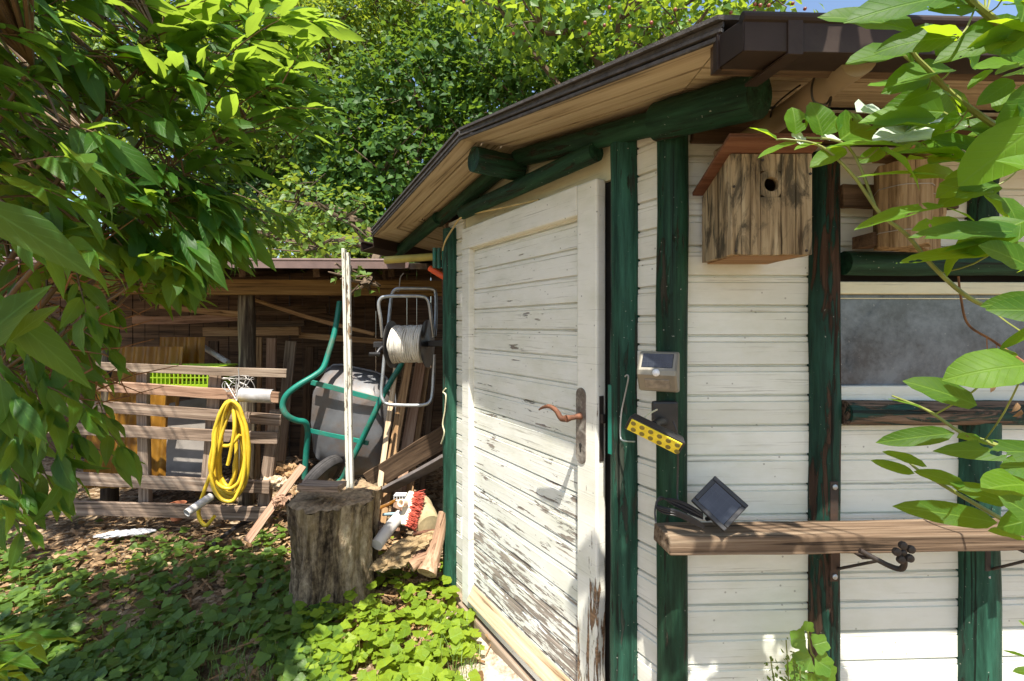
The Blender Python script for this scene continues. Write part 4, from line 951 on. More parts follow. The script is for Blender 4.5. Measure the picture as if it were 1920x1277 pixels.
# ================================================================ stump with pole and board
M_bark = N('furrowed_bark'); c = M_bark.coords((15, 15, 2.6)); a = M_bark.math('ADD', M_bark.math('MULTIPLY', M_bark.noise(c, 1, 7, .7, .6), .72), M_bark.math('MULTIPLY', M_bark.noise(M_bark.coords((45, 45, 30)), 1, 5, .7), .28)); b_ = M_bark.noise(M_bark.coords((6, 6, 3)), 1.5, 4, .6)
col = M_bark.ramp(a, [(.38, (.022, .015, .010)), (.46, (.12, .088, .055)), (.54, (.30, .23, .145)), (.64, (.52, .43, .30))])
col = M_bark.mix(M_bark.math('MULTIPLY', M_bark.step(b_, .52, .65), .5), col, (.20, .15, .07))
M_bark = M_bark.done(col, .95, M_bark.bump(a, 1.0, .05), spec=.15)
st0, st1 = gp(630, 1118), None
YB = st0.y; zt = P(630, 926, YB).z; rt = 80/FPX*YB; rb = 78/FPX*YB
stump = thing('tree_stump', (st0.x, YB, 0), 'thick bark covered stump standing in the ground cover', 'stump')
mb = MB(); nr_, ns_ = 22, 64; rs = random.Random(5)
lob = [(rs.uniform(.015, .05), rs.randint(2, 9), rs.uniform(0, 6)) for _ in range(6)]
def srad(an, t): 
    r = rt*(1-.10*math.sin(t*math.pi)*1+.04*(1-t)) ; 
    for a_, k_, p_ in lob: r *= 1+a_*math.sin(k_*an+p_+.5*t)
    return r*(1+.035*math.sin(23*an+3*math.sin(t*5)))
for i in range(nr_+1):
    t = i/nr_; z = -.06+(zt+.06)*t
    for k in range(ns_):
        an = 2*math.pi*k/ns_; r = srad(an, t)*(1+rs.uniform(-.015, .015)); mb.v.append(Vector((r*math.cos(an), r*math.sin(an), z+(rs.uniform(-.02, .012) if i == nr_ else 0))))
for i in range(nr_):
    for k in range(ns_): mb.f.append((i*ns_+k, i*ns_+(k+1) % ns_, (i+1)*ns_+(k+1) % ns_, (i+1)*ns_+k))
mb.build('bark', M_bark, stump, Matrix.Translation((st0.x, YB, 0)), smooth=True)
mb = MB(); b0 = 0
for j, f in enumerate((1.0, .93, .7, .4, .1)):
    for k in range(ns_):
        an = 2*math.pi*k/ns_; r = srad(an, 1)*f*.985; mb.v.append(Vector((r*math.cos(an), r*math.sin(an), zt+(rs.uniform(-.012, .008) if 0 < j < 4 else -.008))))
for j in range(4):
    for k in range(ns_): mb.f.append((j*ns_+k, j*ns_+(k+1) % ns_, (j+1)*ns_+(k+1) % ns_, (j+1)*ns_+k))
mb.f.append(tuple(4*ns_+k for k in range(ns_)))
mb.build('cut_top', plain('crumbling_rotten_wood', (.30, .21, .12), .95, var=.5, scale=45, bumps=.9, dirt=(.12, .08, .045)), stump, Matrix.Translation((st0.x, YB, 0)), smooth=True)
zs = zt+.006
reg(plank('wood_strip', P(556, 921, YB-.12)+Vector((0, 0, .012)), P(634, 923, YB-.14)+Vector((0, 0, .012)), .028, .09, M_grey), 'flat weathered strip of wood lying on the stump top', 'wood piece')
pt, pb_ = P(646, 466, YB+.08), P(655, 905, YB+.08); pb_.z = zt-.005
bt0 = thing('batten', pb_, 'tall thin batten of two strips with flaking white paint upright on the stump', 'batten')
dx = Vector((.0095, 0, 0))
plank('strip', pb_-dx, pt-dx, .0165, .03, M_whitep, bt0, bevel=.002, n=24, jit=.0008, warp=.003); plank('strip', pb_+dx+Vector((0, .006, 0)), pt+dx+Vector((0, .006, -.02)), .0165, .026, M_whitep, bt0, bevel=.002, n=24, jit=.0008, warp=.003)
# ================================================================ rubble between stump and hut
Gp = 'planks leaning beside the wheelbarrow'
for (x0, y0, x1, y1, Y, w_, m, lab) in ((718, 935, 770, 650, 3.05, .06, M_tan, 'pale orange plank leaning nearest the wheelbarrow tray'), (745, 925, 795, 640, 3.15, .075, M_greyr, 'reddish plank leaning behind the hose reel, second from the tray'),
                                       (765, 900, 805, 640, 3.3, .06, M_tan, 'thin plank leaning third from the wheelbarrow tray'), (704, 940, 742, 690, 3.0, .035, M_kick, 'splintered pale stake leaning at the stump'),
                                       (790, 905, 812, 690, 3.4, .05, M_brown, 'dark plank leaning last before the shed side wall')):
    p0, p1 = P(x0, y0, Y-.15), P(x1, y1, Y+.2); p0.z = min(p0.z, .2); reg(plank('leaning_plank', p0-(p1-p0).normalized()*.15, p1, w_, .022, m), lab, 'plank', Gp)
reg(plank('dark_plank', P(690, 905, 3.0), P(842, 815, 2.75), .13, .03, M_brown), 'wide dark board lying slantwise behind the broom', 'plank')
reg(plank('dark_plank', P(720, 925, 2.9), P(840, 860, 2.62), .09, .02, plain('dusty_grey_board', (.14, .12, .11), .9, var=.4, scale=8), None, hint=(0, .5, 1)), 'dusty grey board lying flat beside the hut corner post', 'plank')
bm_ = thing('broom', P(765, 960, 2.5), 'broom head with red bristles lying among the rubble', 'broom')
a, b = P(757, 985, 2.42), P(772, 922, 2.52)
M_, L_ = axes(a, b, (0, 1, 0)); mb = MB(); ws = [.014, .02, .024, .026, .026, .024, .020, .013]
for i, w_ in enumerate(ws):
    x = L_*i/7; mb.v += [Vector((x, -.018, -w_)), Vector((x, .018, -w_)), Vector((x, .018, w_)), Vector((x, -.018, w_))]
for i in range(7):
    for k in range(4): mb.f.append((4*i+k, 4*i+(k+1) % 4, 4*i+4+(k+1) % 4, 4*i+4+k))
mb.f += [(3, 2, 1, 0), (28, 29, 30, 31)]
mb.build('block', M_bhead, bm_, M_, bevel=.005)
bd_ = (P(786, 958, 2.44)-P(768, 955, 2.46)).normalized(); mb = MB()
for i in range(420):
    f = rs.random(); p = a.lerp(b, .03+.94*f)+Vector((rs.uniform(.004, .012), rs.uniform(-.02, .02), 0)); d = (bd_+Vector((rs.gauss(0, .15), rs.gauss(0, .2), rs.gauss(0, .22)-.15))).normalized()
    mb.tube([p, p+d*.035+Vector((0, 0, rs.uniform(-.003, .003))), p+d*rs.uniform(.055, .075)], [.0022, .002, .0015], 4, cap=False)
mb.build('bristles', M_brist, bm_, fix=False)
mb = MB(); mb.lathe(Matrix.Translation(P(757, 943, 2.44)) @ Vector((-.3, -.9, .35)).to_track_quat('Z', 'Y').to_matrix().to_4x4(), [(.02, -.01), (.02, .03), (.014, .03), (.014, .0)], 16, cap=False); mb.build('socket', M_bhead, bm_, smooth=True)
reg(log('grey_pipe', [P(752, 965, 2.47), P(730, 990, 2.40), P(706, 1022, 2.3)], .032, M_pvc, None, seg=18, jit=.01), 'dusty grey pipe lying between the stump and the broom head', 'pipe')
l0_, l1_ = P(788, 948, 2.62), P(806, 988, 2.42)
lg = log('round_log', [l0_, l0_.lerp(l1_, .5), l1_], .062, plain('pale_debarked_wood', (.42, .34, .19), .85, var=.3, scale=16, bumps=.4, dirt=(.2, .14, .07)), None, seg=24)
reg(lg, 'short pale round log lying beside the red broom bristles', 'log')
mt = tube('trap_plate', [P(775, 1000, 2.4), P(818, 996, 2.42)], .012, M_rust, None, n=0, seg=8); mt.name = 'iron_bar'; reg(mt, 'short rusty bar lying below the pale round log', 'bar')
wr = thing('white_rack', P(745, 935, 2.65), 'white slotted plastic piece lying behind the broom head', 'plastic rack')
mb = MB(); o_ = P(738, 938, 2.66)
for i in range(5): mb.box(o_.x+i*.016, o_.x+i*.016+.004, o_.y, o_.y+.05, o_.z, o_.z+.022)
mb.box(o_.x, o_.x+.068, o_.y-.001, o_.y+.05, o_.z+.0222, o_.z+.027); mb.box(o_.x, o_.x+.068, o_.y, o_.y+.05, o_.z-.005, o_.z-.0002); mb.build('grid', M_clear, wr, bevel=.001)
yp = plank('yellow_board', P(706, 958, 2.62), P(752, 935, 2.7), .05, .015, am.m, None, hint=(0, .6, 1)); reg(yp, 'scrap of yellow plastic wedged behind the broom head', 'plastic scrap')
bt = tube('blue_stick', [P(718, 965, 2.5), P(755, 962, 2.48)], .008, plain('blue_tipped_stick', (.25, .42, .48), .6, var=.3, dirt=(.35, .2, .1)), None, n=0, seg=8); reg(bt, 'thin stick with flaking blue paint beside the broom head', 'stick')
def chunk(name, px, py, Y, sx, sy, sz, mat, rot, seed, lab, cat, group=None):
    r_ = random.Random(seed); mb = MB(); nu, nv = 34, 14; lb = [(r_.uniform(.05, .22), r_.randint(2, 6), r_.uniform(0, 6)) for _ in range(5)]
    for i in range(nu+1):
        for k in range(nv):
            an = 2*math.pi*k/nv; t = i/nu; f = (.35+.65*min(1, 4*t, 4*(1-t)))*(1+r_.uniform(-.10, .10)+sum(a_*math.sin(k_*an+p_+k_*4*t) for a_, k_, p_ in lb))
            mb.v.append(Vector(((t-.5)*sx+r_.uniform(-.01, .01), sy*f*math.cos(an), sz*f*math.sin(an))))
    for i in range(nu):
        for k in range(nv): mb.f.append((i*nv+k, i*nv+(k+1) % nv, (i+1)*nv+(k+1) % nv, (i+1)*nv+k))
    mb.f += [tuple(range(nv))[::-1], tuple(nu*nv+k for k in range(nv))]
    o = mb.build(name, mat, None, Matrix.Translation(P(px, py, Y)) @ Matrix.Rotation(rot[2], 4, 'Z') @ Matrix.Rotation(rot[1], 4, 'Y') @ Matrix.Rotation(rot[0], 4, 'X'))
    return reg(o, lab, cat, group)
M_chunk = wood('rotten_bark_slab', (.10, .065, .03), (.25, .175, .09), (.38, .29, .16), 4, 60, .95)
Gb = 'pieces of bark and wood by the hut corner'
chunk('bark_slab', 772, 1022, 2.33, .30, .06, .026, M_chunk, (0, -.30, .25), 1, 'mossy brown bark slab directly below the broom', 'bark piece', Gb)
chunk('bark_slab', 738, 1052, 2.27, .22, .05, .022, M_chunk, (.2, -.2, .1), 2, 'smaller bark slab lying against the stump foot', 'bark piece', Gb)
chunk('bark_slab', 796, 1048, 2.29, .16, .04, .02, M_greyr, (0, .3, -.2), 3, 'reddish bark piece between the slab and driftwood', 'bark piece', Gb)
M_root = wood('pale_root_wood', (.16, .085, .05), (.34, .21, .13), (.50, .36, .25), 2, 60, .85)
reg(log('driftwood', [P(800, 1075, 2.24), P(812, 1040, 2.3), P(824, 1000, 2.34), P(830, 960, 2.36)], [.05, .02], M_root, None, seg=14, jit=.08), 'smooth reddish root leaning at the hut corner post', 'root', Gb)
reg(log('driftwood', [P(770, 1062, 2.24), P(795, 1045, 2.28), P(822, 1040, 2.3)], [.03, .018], M_root, None, seg=12, jit=.08), 'thin root stub lying flat at the foot of the leaning root', 'root', Gb)
chunk('bark_slab', 705, 1000, 2.5, .14, .06, .05, M_grey, (0, .1, .4), 6, 'grey wood block right behind the stump', 'wood piece', Gb)
# sticks and firewood left of the stump
Gf = 'bits of firewood beside the fence'
for i, (px, py, Y, lab) in enumerate(((535, 880, 3.15, 'split firewood piece upright below the hose coil right'), (520, 905, 3.1, 'pale split firewood beside the fence end'), (560, 870, 3.3, 'dark firewood chunk beneath the barrow frame'), (532, 940, 2.95, 'firewood chunk lying nearest the stump'))):
    chunk('firewood', px, py, Y, .2, .04, .04, [M_tan, M_kick, M_brown, M_greyr][i], (.3*i, .3, .5*i), 20+i, lab, 'firewood', Gf)
reg(plank('fallen_slat', P(462, 1015, 2.75), P(568, 872, 3.05), .05, .02, M_greyr), 'reddish slat leaning from the ground up beside the stump', 'plank')
reg(tube('black_stick', [gp(312, 1122)+Vector((0, 0, .03)), gp(356, 1094)+Vector((0, 0, .035))], .011, M_grey, None, n=0), 'short charred grey stick lying in the ground cover', 'stick')
reg(tube('black_pipe', [gp(400, 1032)+Vector((0, 0, .04)), gp(452, 1000)+Vector((0, 0, .06)), gp(480, 985)+Vector((0, 0, .05))], .014, M_black, None), 'thin black pipe end lying by the fallen slat', 'pipe')
chunk('white_rag', 235, 1000, 2.98, .34, .035, .012, plain('dirty_white_rag', (.72, .70, .68), .8, var=.15, scale=30, bumps=.8), (0, .0, .25), 41, 'scrap of dirty white sheeting on the leaf litter', 'scrap')
pc = thing('flower_pot', P(332, 925, 3.2), 'terracotta pot half hidden behind the lower fence slats', 'pot')
mb = MB(); q0 = P(332, 930, 3.2); mb.lathe(Matrix.Translation((q0.x, q0.y, .03)), [(.035, 0), (.05, .09), (.056, .09), (.056, .11), (.047, .11), (.044, .085), (.03, .02)], 20, cap=False); mb.build('body', M_terra, pc, smooth=True)
mb = MB()
for k in range(60):
    an = k*2.4; zz_ = k/60*.05; r_ = .03*(1-abs(k/60-.4)); c_ = Vector((r_*math.cos(an), r_*math.sin(an), zz_))
    mb.add([c_, c_+Vector((math.cos(an)*.014-math.sin(an)*.008, math.sin(an)*.014+math.cos(an)*.008, .006)), c_+Vector((math.cos(an)*.02, math.sin(an)*.02, .012)), c_+Vector((math.cos(an)*.014+math.sin(an)*.008, math.sin(an)*.014-math.cos(an)*.008, .006))], [(0, 1, 2, 3)])
g0 = gp(470, 1135); reg(mb.build('pine_cone', M_brown, None, Matrix.Translation(g0+Vector((0, 0, .02))) @ Matrix.Rotation(1.2, 4, 'X'), fix=False), 'brown pine cone lying in the leaves left of the stump', 'pine cone')
# ================================================================ leaves
def leaf_shape(nseg, prof):
    """three points per row (left, midrib, right); prof gives half width at s"""
    a = []; s = []; f = []
    for i in range(nseg+1):
        t = i/nseg; w = prof(t); a += [-w, 0, w]; s += [t]*3
    for i in range(nseg):
        k = 3*i; f += [(k, k+1, k+4, k+3), (k+1, k+2, k+5, k+4)]
    return np.array(a, float), np.array(s, float), np.array(f, int)
lance = lambda t: max(.03, math.sin(math.pi*min(1, t**.88))**1.0*(1-.25*t)*1.18) if t < .999 else .01
oval = lambda t: max(.02, math.sin(math.pi*min(1, t**.85))**.6) if t < .999 else .01
def lobed():
    """rounded three to five lobed leaf as a fan"""
    n = 20; a = [0]; s = [.42]
    for k in range(n):
        th = 2*math.pi*k/n; r = .84+.12*math.cos(5*th)-.12*max(0, math.cos(th))**6*3.0
        a.append(r*math.sin(th)); s.append(.45-.52*r*math.cos(th))
    f = [(0, 1+k, 1+(k+1) % n) for k in range(n)]
    return np.array(a), np.array(s), np.array(f)
def norm(v): return v/np.maximum(1e-9, np.linalg.norm(v, axis=-1, keepdims=True))
class Leaves:
    def __init__(s): s.p = []; s.d = []; s.n = []; s.L = []; s.W = []; s.c = []; s.fo = []; s.r = []
    def add(s, p, d, n, L, W, curl=.15, fold=.25, r=None):
        s.p.append(tuple(p)); s.d.append(tuple(d)); s.n.append(tuple(n)); s.L.append(L); s.W.append(W); s.c.append(curl); s.fo.append(fold); s.r.append(random.random() if r is None else r)
    def bulk(s, p, d, n, L, W, curl, fold, r):
        s.p = np.asarray(p); s.d = np.asarray(d); s.n = np.asarray(n); s.L = np.asarray(L); s.W = np.asarray(W); s.c = np.asarray(curl); s.fo = np.asarray(fold); s.r = np.asarray(r); return s
    def build(s, name, shape, mat, parent=None, wave=0.0, smooth=True):
        a, t, f = shape; p = np.array(s.p); d = norm(np.array(s.d)); n = np.array(s.n); L = np.array(s.L)[:, None, None]; Wd = np.array(s.W)[:, None, None]
        n = norm(n-d*np.sum(n*d, 1, keepdims=True)); w = np.cross(d, n)
        cu = np.array(s.c)[:, None, None]; fo = np.array(s.fo)[:, None, None]; r = np.array(s.r)
        A_ = a[None, :, None]; T = t[None, :, None]
        ang = cu*T*1.0                                   # bend the midrib: a circular arc
        along = np.where(np.abs(cu) > 1e-3, np.sin(cu*T)/np.where(np.abs(cu) > 1e-3, cu, 1), T); drop = np.where(np.abs(cu) > 1e-3, (1-np.cos(cu*T))/np.where(np.abs(cu) > 1e-3, cu, 1), 0)
        wv = 0
        if wave: wv = wave*np.sin(T*14+r[:, None, None]*50+A_*2)*np.abs(A_)
        v = p[:, None, :]+d[:, None, :]*L*along-n[:, None, :]*L*drop+w[:, None, :]*Wd*A_+n[:, None, :]*Wd*(np.abs(A_)*fo+wv)
        nl, nv = v.shape[:2]; k = f.shape[1]
        me = bpy.data.meshes.new(name); me.vertices.add(nl*nv); me.vertices.foreach_set('co', v.reshape(-1).astype(np.float32))
        idx = (f[None]+(np.arange(nl)*nv)[:, None, None]).reshape(-1).astype(np.int32)
        me.loops.add(len(idx)); me.loops.foreach_set('vertex_index', idx); npol = nl*len(f)
        me.polygons.add(npol); me.polygons.foreach_set('loop_start', (np.arange(npol)*k).astype(np.int32))
        if smooth: me.polygons.foreach_set('use_smooth', np.ones(npol, bool))
        at = me.attributes.new('lc', 'FLOAT_VECTOR', 'POINT'); aw = np.abs(a).max()
        lc = np.stack([np.broadcast_to(a[None, :]/aw, (nl, nv)), np.broadcast_to(t[None, :], (nl, nv)), np.broadcast_to(r[:, None], (nl, nv))], -1)
        at.data.foreach_set('vector', lc.reshape(-1).astype(np.float32)); me.update(); me.validate()
        return link(name, me, mat, parent)
V3 = lambda *a: Vector(a)
def rv(s=1.0): return Vector((random.gauss(0, s), random.gauss(0, s), random.gauss(0, s)))
M_lshrub = leafmat('glossy_shrub_leaf', (.012, .062, .008), (.05, .155, .014), (.42, .60, .05), (.10, .21, .04), .44, .48, .25, 6)
M_rbush = leafmat('plum_leaf', (.020, .085, .007), (.105, .235, .012), (.44, .62, .02), (.14, .26, .035), .48, .5, .2, 8, holes=True)
M_ivy = leafmat('dark_ivy_leaf', (.015, .052, .010), (.075, .17, .026), (.24, .38, .03), (.07, .15, .03), .34, .5, .22, 4)
M_tree = leafmat('bright_tree_leaf', (.05, .12, .012), (.15, .26, .025), (.44, .54, .04), (.12, .2, .04), .40, .45, .3, 4)
M_vine = leafmat('fresh_vine_leaf', (.05, .13, .016), (.12, .25, .03), (.46, .60, .04), (.14, .24, .06), .42, .42, .4, 4)
M_cover = leafmat('ground_cover_leaf', (.048, .105, .018), (.145, .245, .035), (.42, .52, .05), (.11, .21, .05), .35, .45, .35, 4)
M_sunny = leafmat('sunlit_tint_cover_leaf', (.10, .18, .014), (.25, .35, .025), (.60, .66, .04), (.2, .34, .06), .38, .5, .25, 4)  # yellower, lighter copy of the cover leaf: sunlight put into the colour
M_litter = leafmat('dry_brown_leaf', (.13, .07, .03), (.50, .34, .19), (.40, .24, .10), (.3, .2, .12), .12, .8, .2, 5)
M_twig = plain('young_brown_twig', (.13, .075, .03), .6, var=.3, scale=30)
M_gtwig = plain('green_twig', (.18, .20, .04), .55, var=.3, scale=30)
M_limb = plain('brown_bark_limb', (.11, .075, .045), .9, var=.4, scale=40, bumps=.6)
M_dead = plain('dead_brown_twig', (.22, .095, .03), .8, var=.5, scale=30)
# ---------------------------------------------------------------- the big shrub at the left
shrub = thing('leafy_shrub', (-1.75, 1.3, 0), 'large leafy shrub with long drooping glossy leaves filling the left side', 'shrub')
lv = Leaves(); tw = MB(); tg = MB()
limbs = []
root = V3(-1.75, 1.25, 0)
def limb(pts, r0, r1):
    q = spl([Vector(p) for p in pts], 6); tw.tube(q, [r0+(r1-r0)*i/(len(q)-1) for i in range(len(q))], 8, jit=.06); limbs.extend(q)
ends = [(120, 250, 1.2), (330, 300, 1.35), (480, 215, 1.5), (300, 80, 1.3), (150, 420, 1.1), (240, 540, 1.25), (330, 470, 1.5), (90, 640, 1.15), (120, 790, 1.35), (60, 120, 1.0), (420, 90, 1.7), (240, 330, 1.8), (60, 500, 1.5), (430, 400, 1.7)]
for (px, py, Y) in ends:
    e = P(px, py, Y); m = root.lerp(e, .45)+V3(-.15, 0, .25); limb([root+rv(.05)*.6, root.lerp(m, .5)+V3(-.1, 0, .15), m, m.lerp(e, .6)+V3(0, 0, .06), e], .014, .003)
def shoot(base, dr, length, pairs, Lf, droop, bright, green=False, term=True):
    """a twig with leaves in opposite pairs"""
    dr = Vector(dr).normalized(); pts = []; p = Vector(base); d = dr.copy(); n_ = pairs*2
    for i in range(n_+1):
        pts.append(p.copy()); p = p+d*length/n_; d = (d+V3(0, 0, -droop*.10)+rv(.03)).normalized()
    (tg if green else tw).tube(pts, [.0024-.0014*i/n_ for i in range(n_+1)], 5)
    side = dr.cross(V3(0, 0, 1)).normalized()
    for i in range(pairs):
        q = pts[min(n_, 2*i+2)]; t = (pts[min(n_, 2*i+2)]-pts[2*i]).normalized()
        for sg in (-1, 1):
            o = side*sg if i % 2 == 0 else (side*sg*.55+V3(0, 0, .5*sg))
            d2 = (t*1.0+o*.62+rv(.16)+V3(0, 0, -droop*.5)).normalized(); up = (V3(0, 0, 1)+V3(0, -.12, 0)+rv(.38)).normalized()
            L = Lf*random.uniform(.7, 1.2)*(1-.25*abs(i/pairs-.5))
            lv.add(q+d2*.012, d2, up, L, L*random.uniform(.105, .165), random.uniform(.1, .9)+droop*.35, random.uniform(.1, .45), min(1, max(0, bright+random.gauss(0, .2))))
    if term:
        d2 = (pts[-1]-pts[-2]).normalized()+V3(0, 0, -droop*.3)
        for k in range(2):
            L = Lf*random.uniform(.5, .9); lv.add(pts[-1], d2+rv(.25), V3(0, -.15, 1)+rv(.35), L, L*.15, random.uniform(.2, .8), .3, min(1, bright+.25))
def near(p):
    return min(limbs, key=lambda q: (q-p).length_squared)
def inpoly(x, y, poly):
    c = False; j = len(poly)-1
    for i in range(len(poly)):
        if (poly[i][1] > y) != (poly[j][1] > y) and x < (poly[j][0]-poly[i][0])*(y-poly[i][1])/(poly[j][1]-poly[i][1])+poly[i][0]: c = not c
        j = i
    return c
def place(poly, n, Y0, Y1, Lf, droop, bright, dirf, pairs=(2, 4), conn=True):
    x0, x1 = min(p[0] for p in poly), max(p[0] for p in poly); y0, y1 = min(p[1] for p in poly), max(p[1] for p in poly); k = 0; t = 0
    while k < n and t < n*60:
        t += 1; x, y = random.uniform(x0, x1), random.uniform(y0, y1)
        if not inpoly(x, y, poly): continue
        if x < 185 and 455 < y < 650 and random.random() < .72: continue
        Y = random.uniform(Y0, Y1)
        if x > 190 and Y < 1.2: Y = random.uniform(1.2, Y1)
        b = P(x, y, Y)
        if b.y+.47*(b.z-.3) > 2.50 and b.x > -2.8: continue
        d = dirf(x, y)+rv(.22); np_ = random.randint(*pairs); ln = np_*.055
        b2 = b-d.normalized()*ln
        shoot(b2, d, ln, np_, Lf*random.uniform(.8, 1.15), droop, bright)
        if conn:
            q = near(b2); m = q.lerp(b2, .5)+V3(0, 0, .03); pp = spl([q, m, b2], 4); tw.tube(pp, [.0036-.0012*i/(len(pp)-1) for i in range(len(pp))], 5)
        k += 1
# sunlit upper right part, its sun also put into lighter leaf colour
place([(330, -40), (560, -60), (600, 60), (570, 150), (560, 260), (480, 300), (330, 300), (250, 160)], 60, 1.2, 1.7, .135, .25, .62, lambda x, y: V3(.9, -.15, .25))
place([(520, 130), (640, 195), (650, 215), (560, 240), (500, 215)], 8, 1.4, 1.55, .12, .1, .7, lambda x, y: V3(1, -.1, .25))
# shaded body, its shade also put into darker leaf colour
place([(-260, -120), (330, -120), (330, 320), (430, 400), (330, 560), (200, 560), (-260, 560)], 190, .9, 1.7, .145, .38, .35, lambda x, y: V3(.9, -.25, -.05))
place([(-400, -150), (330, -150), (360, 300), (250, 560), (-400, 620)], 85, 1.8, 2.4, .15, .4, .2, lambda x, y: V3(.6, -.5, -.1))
place([(230, 300), (440, 330), (455, 400), (385, 500), (280, 560)], 44, 1.25, 1.75, .14, .65, .35, lambda x, y: V3(.9, -.25, -.35))
place([(380, 330), (500, 340), (560, 420), (450, 440)], 14, 1.5, 1.95, .10, .6, .5, lambda x, y: V3(1, -.1, -.1))
place([(-60, 560), (200, 560), (215, 640), (160, 700), (-60, 720)], 30, 1.0, 1.6, .110, .8, .3, lambda x, y: V3(.75, -.2, -.5))
place([(-40, 700), (180, 700), (240, 800), (200, 880), (60, 930), (-40, 900)], 22, 1.05, 1.5, .108, .8, .3, lambda x, y: V3(.75, -.2, -.45))
place([(-60, 880), (60, 900), (30, 1010), (-60, 1000)], 3, .95, 1.2, .09, .6, .4, lambda x, y: V3(.8, -.2, -.1))
place([(-80, 1160), (40, 1180), (60, 1277), (-80, 1277)], 4, .85, 1.05, .10, .3, .35, lambda x, y: V3(.9, -.2, .1))
# unseen crown above the picture, added to cast the shade below
for i in range(270):
    b = V3(random.uniform(-2.4, -1.12), random.uniform(.45, 2.0), random.uniform(2.15, 2.9)); b.z = max(b.z, 1.5+.75*b.y)
    if b.y+.5*b.z > 2.72: continue
    d = V3(.8, -.3, .2)+rv(.4)
    shoot(b, d, .2, 4, .12, .5, .45)
    if i % 2: q = near(b); pp = spl([q, q.lerp(b, .5)+V3(0, 0, .08), b], 4); tw.tube(pp, .004, 5)
for i in range(34):  # extra unseen shoots, added to shade the near left leaves
    b = V3(random.uniform(-1.15, -.45), random.uniform(.15, .5), random.uniform(2.0, 2.4)); shoot(b, V3(.7, .1, -.1)+rv(.4), .2, 4, .13, .4, .3)
    q = near(b); tw.tube(spl([q, q.lerp(b, .5)+V3(0, 0, .15), b], 5), .0045, 5)
# a few near leaves at the very left, shade put into their dark colour
for (x0, y0, x1, y1, Y, w) in ((-90, 700, 60, 520, .62, .03), (-20, 560, 170, 720, .7, .022), (-60, 370, 175, 500, .72, .030), (20, 640, 100, 560, .66, .014), (-120, 520, 40, 640, .66, .03)):
    p, q = P(x0, y0, Y), P(x1, y1, Y+.05); lv.add(p, q-p, V3(.3, -.8, .6), (q-p).length*1.05, w, .45, .35, .08)
shrub_leaves = lv.build('foliage', leaf_shape(8, lance), M_lshrub, shrub, wave=.16)
tw.build('branches', M_twig, shrub, smooth=True, fix=False)
dead = MB()
for i in range(190):
    b = P(random.uniform(-60, 190), random.uniform(430, 760), random.uniform(1.15, 1.75)); d = (V3(1, -.1, 0)+rv(.8)).normalized(); ln = random.uniform(.06, .22)
    dead.tube([b, b+d*ln*.5+rv(.012), b+d*ln+rv(.025)], [.0028, .0022, .0012], 4, cap=False)
dt_ = dead.build('dead_twigs', M_dead, shrub, fix=False); dt_['kind'] = 'stuff'
# ---------------------------------------------------------------- the bush reaching in from the right
bush = thing('plum_bush', (1.25, .55, 0), 'branch of broad bright green leaves reaching in at the right edge, some insect eaten', 'shrub')
lv = Leaves(); tw = MB()
def bl_(x0, y0, x1, y1, Y0, Y1, w, r=.6, nrm=(0, -.75, .65), curl=.3, fold=.25):
    p, q = P(x0, y0, Y0), P(x1, y1, Y1); L = (q-p).length; lv.add(p, q-p, nrm, L*1.03, L*w, curl, fold, r)
bq_ = []
def bt_(pts, r0, r1):
    q = spl([P(*p) for p in pts], 5); bq_.extend(q); tw.tube(q, [r0+(r1-r0)*i/(len(q)-1) for i in range(len(q))], 7)
UP = (0, -.45, .9); FR = (0, -.95, .3)
# middle branch
bt_([(2050, 640, .66), (1900, 590, .66), (1820, 560, .66), (1750, 500, .66), (1700, 440, .66), (1650, 400, .66), (1600, 330, .66), (1540, 275, .67), (1480, 262, .68), (1455, 262, .69)], .0038, .0012)
bt_([(1640, 385, .66), (1590, 275, .67), (1510, 258, .69)], .002, .0015)
for a in ((1492, 252, 1490, 198, .68, .68, .42, .6, FR), (1542, 255, 1527, 187, .68, .68, .40, .35, FR), (1457, 262, 1411, 232, .69, .70, .28, .6, UP), (1500, 266, 1424, 281, .69, .67, .13, .55, UP), (1540, 268, 1492, 272, .68, .67, .2, .8, UP),
          (1585, 278, 1524, 305, .67, .66, .25, .45, (0, -.8, .6)), (1530, 252, 1580, 210, .7, .72, .25, .2, FR), (1575, 262, 1640, 215, .70, .74, .3, .3, FR), (1700, 275, 1558, 258, .64, .66, .20, .95, UP), (1680, 240, 1745, 222, .7, .7, .2, .2, UP),
          (1755, 222, 1620, 215, .62, .64, .25, .95, (0, -.85, .5)), (1712, 285, 1820, 270, .64, .64, .22, .85, (0, -.8, .6)), (1660, 282, 1612, 300, .68, .68, .28, .5, FR), (1770, 330, 1615, 312, .62, .64, .10, .75, UP), (1690, 262, 1790, 195, .70, .74, .32, .15, (0, .7, .8)),
          (1700, 300, 1835, 290, .66, .66, .2, .9, UP), (1760, 345, 1905, 365, .62, .60, .22, .25, (0, -.7, .7)), (1960, 225, 1800, 340, .52, .56, .33, .85, (-.1, -.85, .5)), (1990, 330, 1880, 290, .5, .52, .32, .7, (0, -.8, .6)),
          (1770, 385, 1610, 408, .60, .60, .13, .35, (0, -.55, .85)), (1775, 390, 1835, 408, .6, .6, .14, .85, UP), (1930, 435, 1722, 425, .56, .58, .14, .2, (0, -.8, .6)), (1960, 465, 1695, 468, .56, .60, .11, .25, (0, -.7, .7)), (1900, 448, 1775, 455, .58, .58, .1, .3, UP),
          (1830, 350, 1760, 385, .66, .68, .3, .2, FR), (1880, 370, 1920, 420, .6, .58, .3, .3, FR), (1800, 300, 1870, 335, .7, .7, .2, .3, UP), (1930, 500, 1850, 455, .55, .55, .3, .15, FR)): bl_(*a)
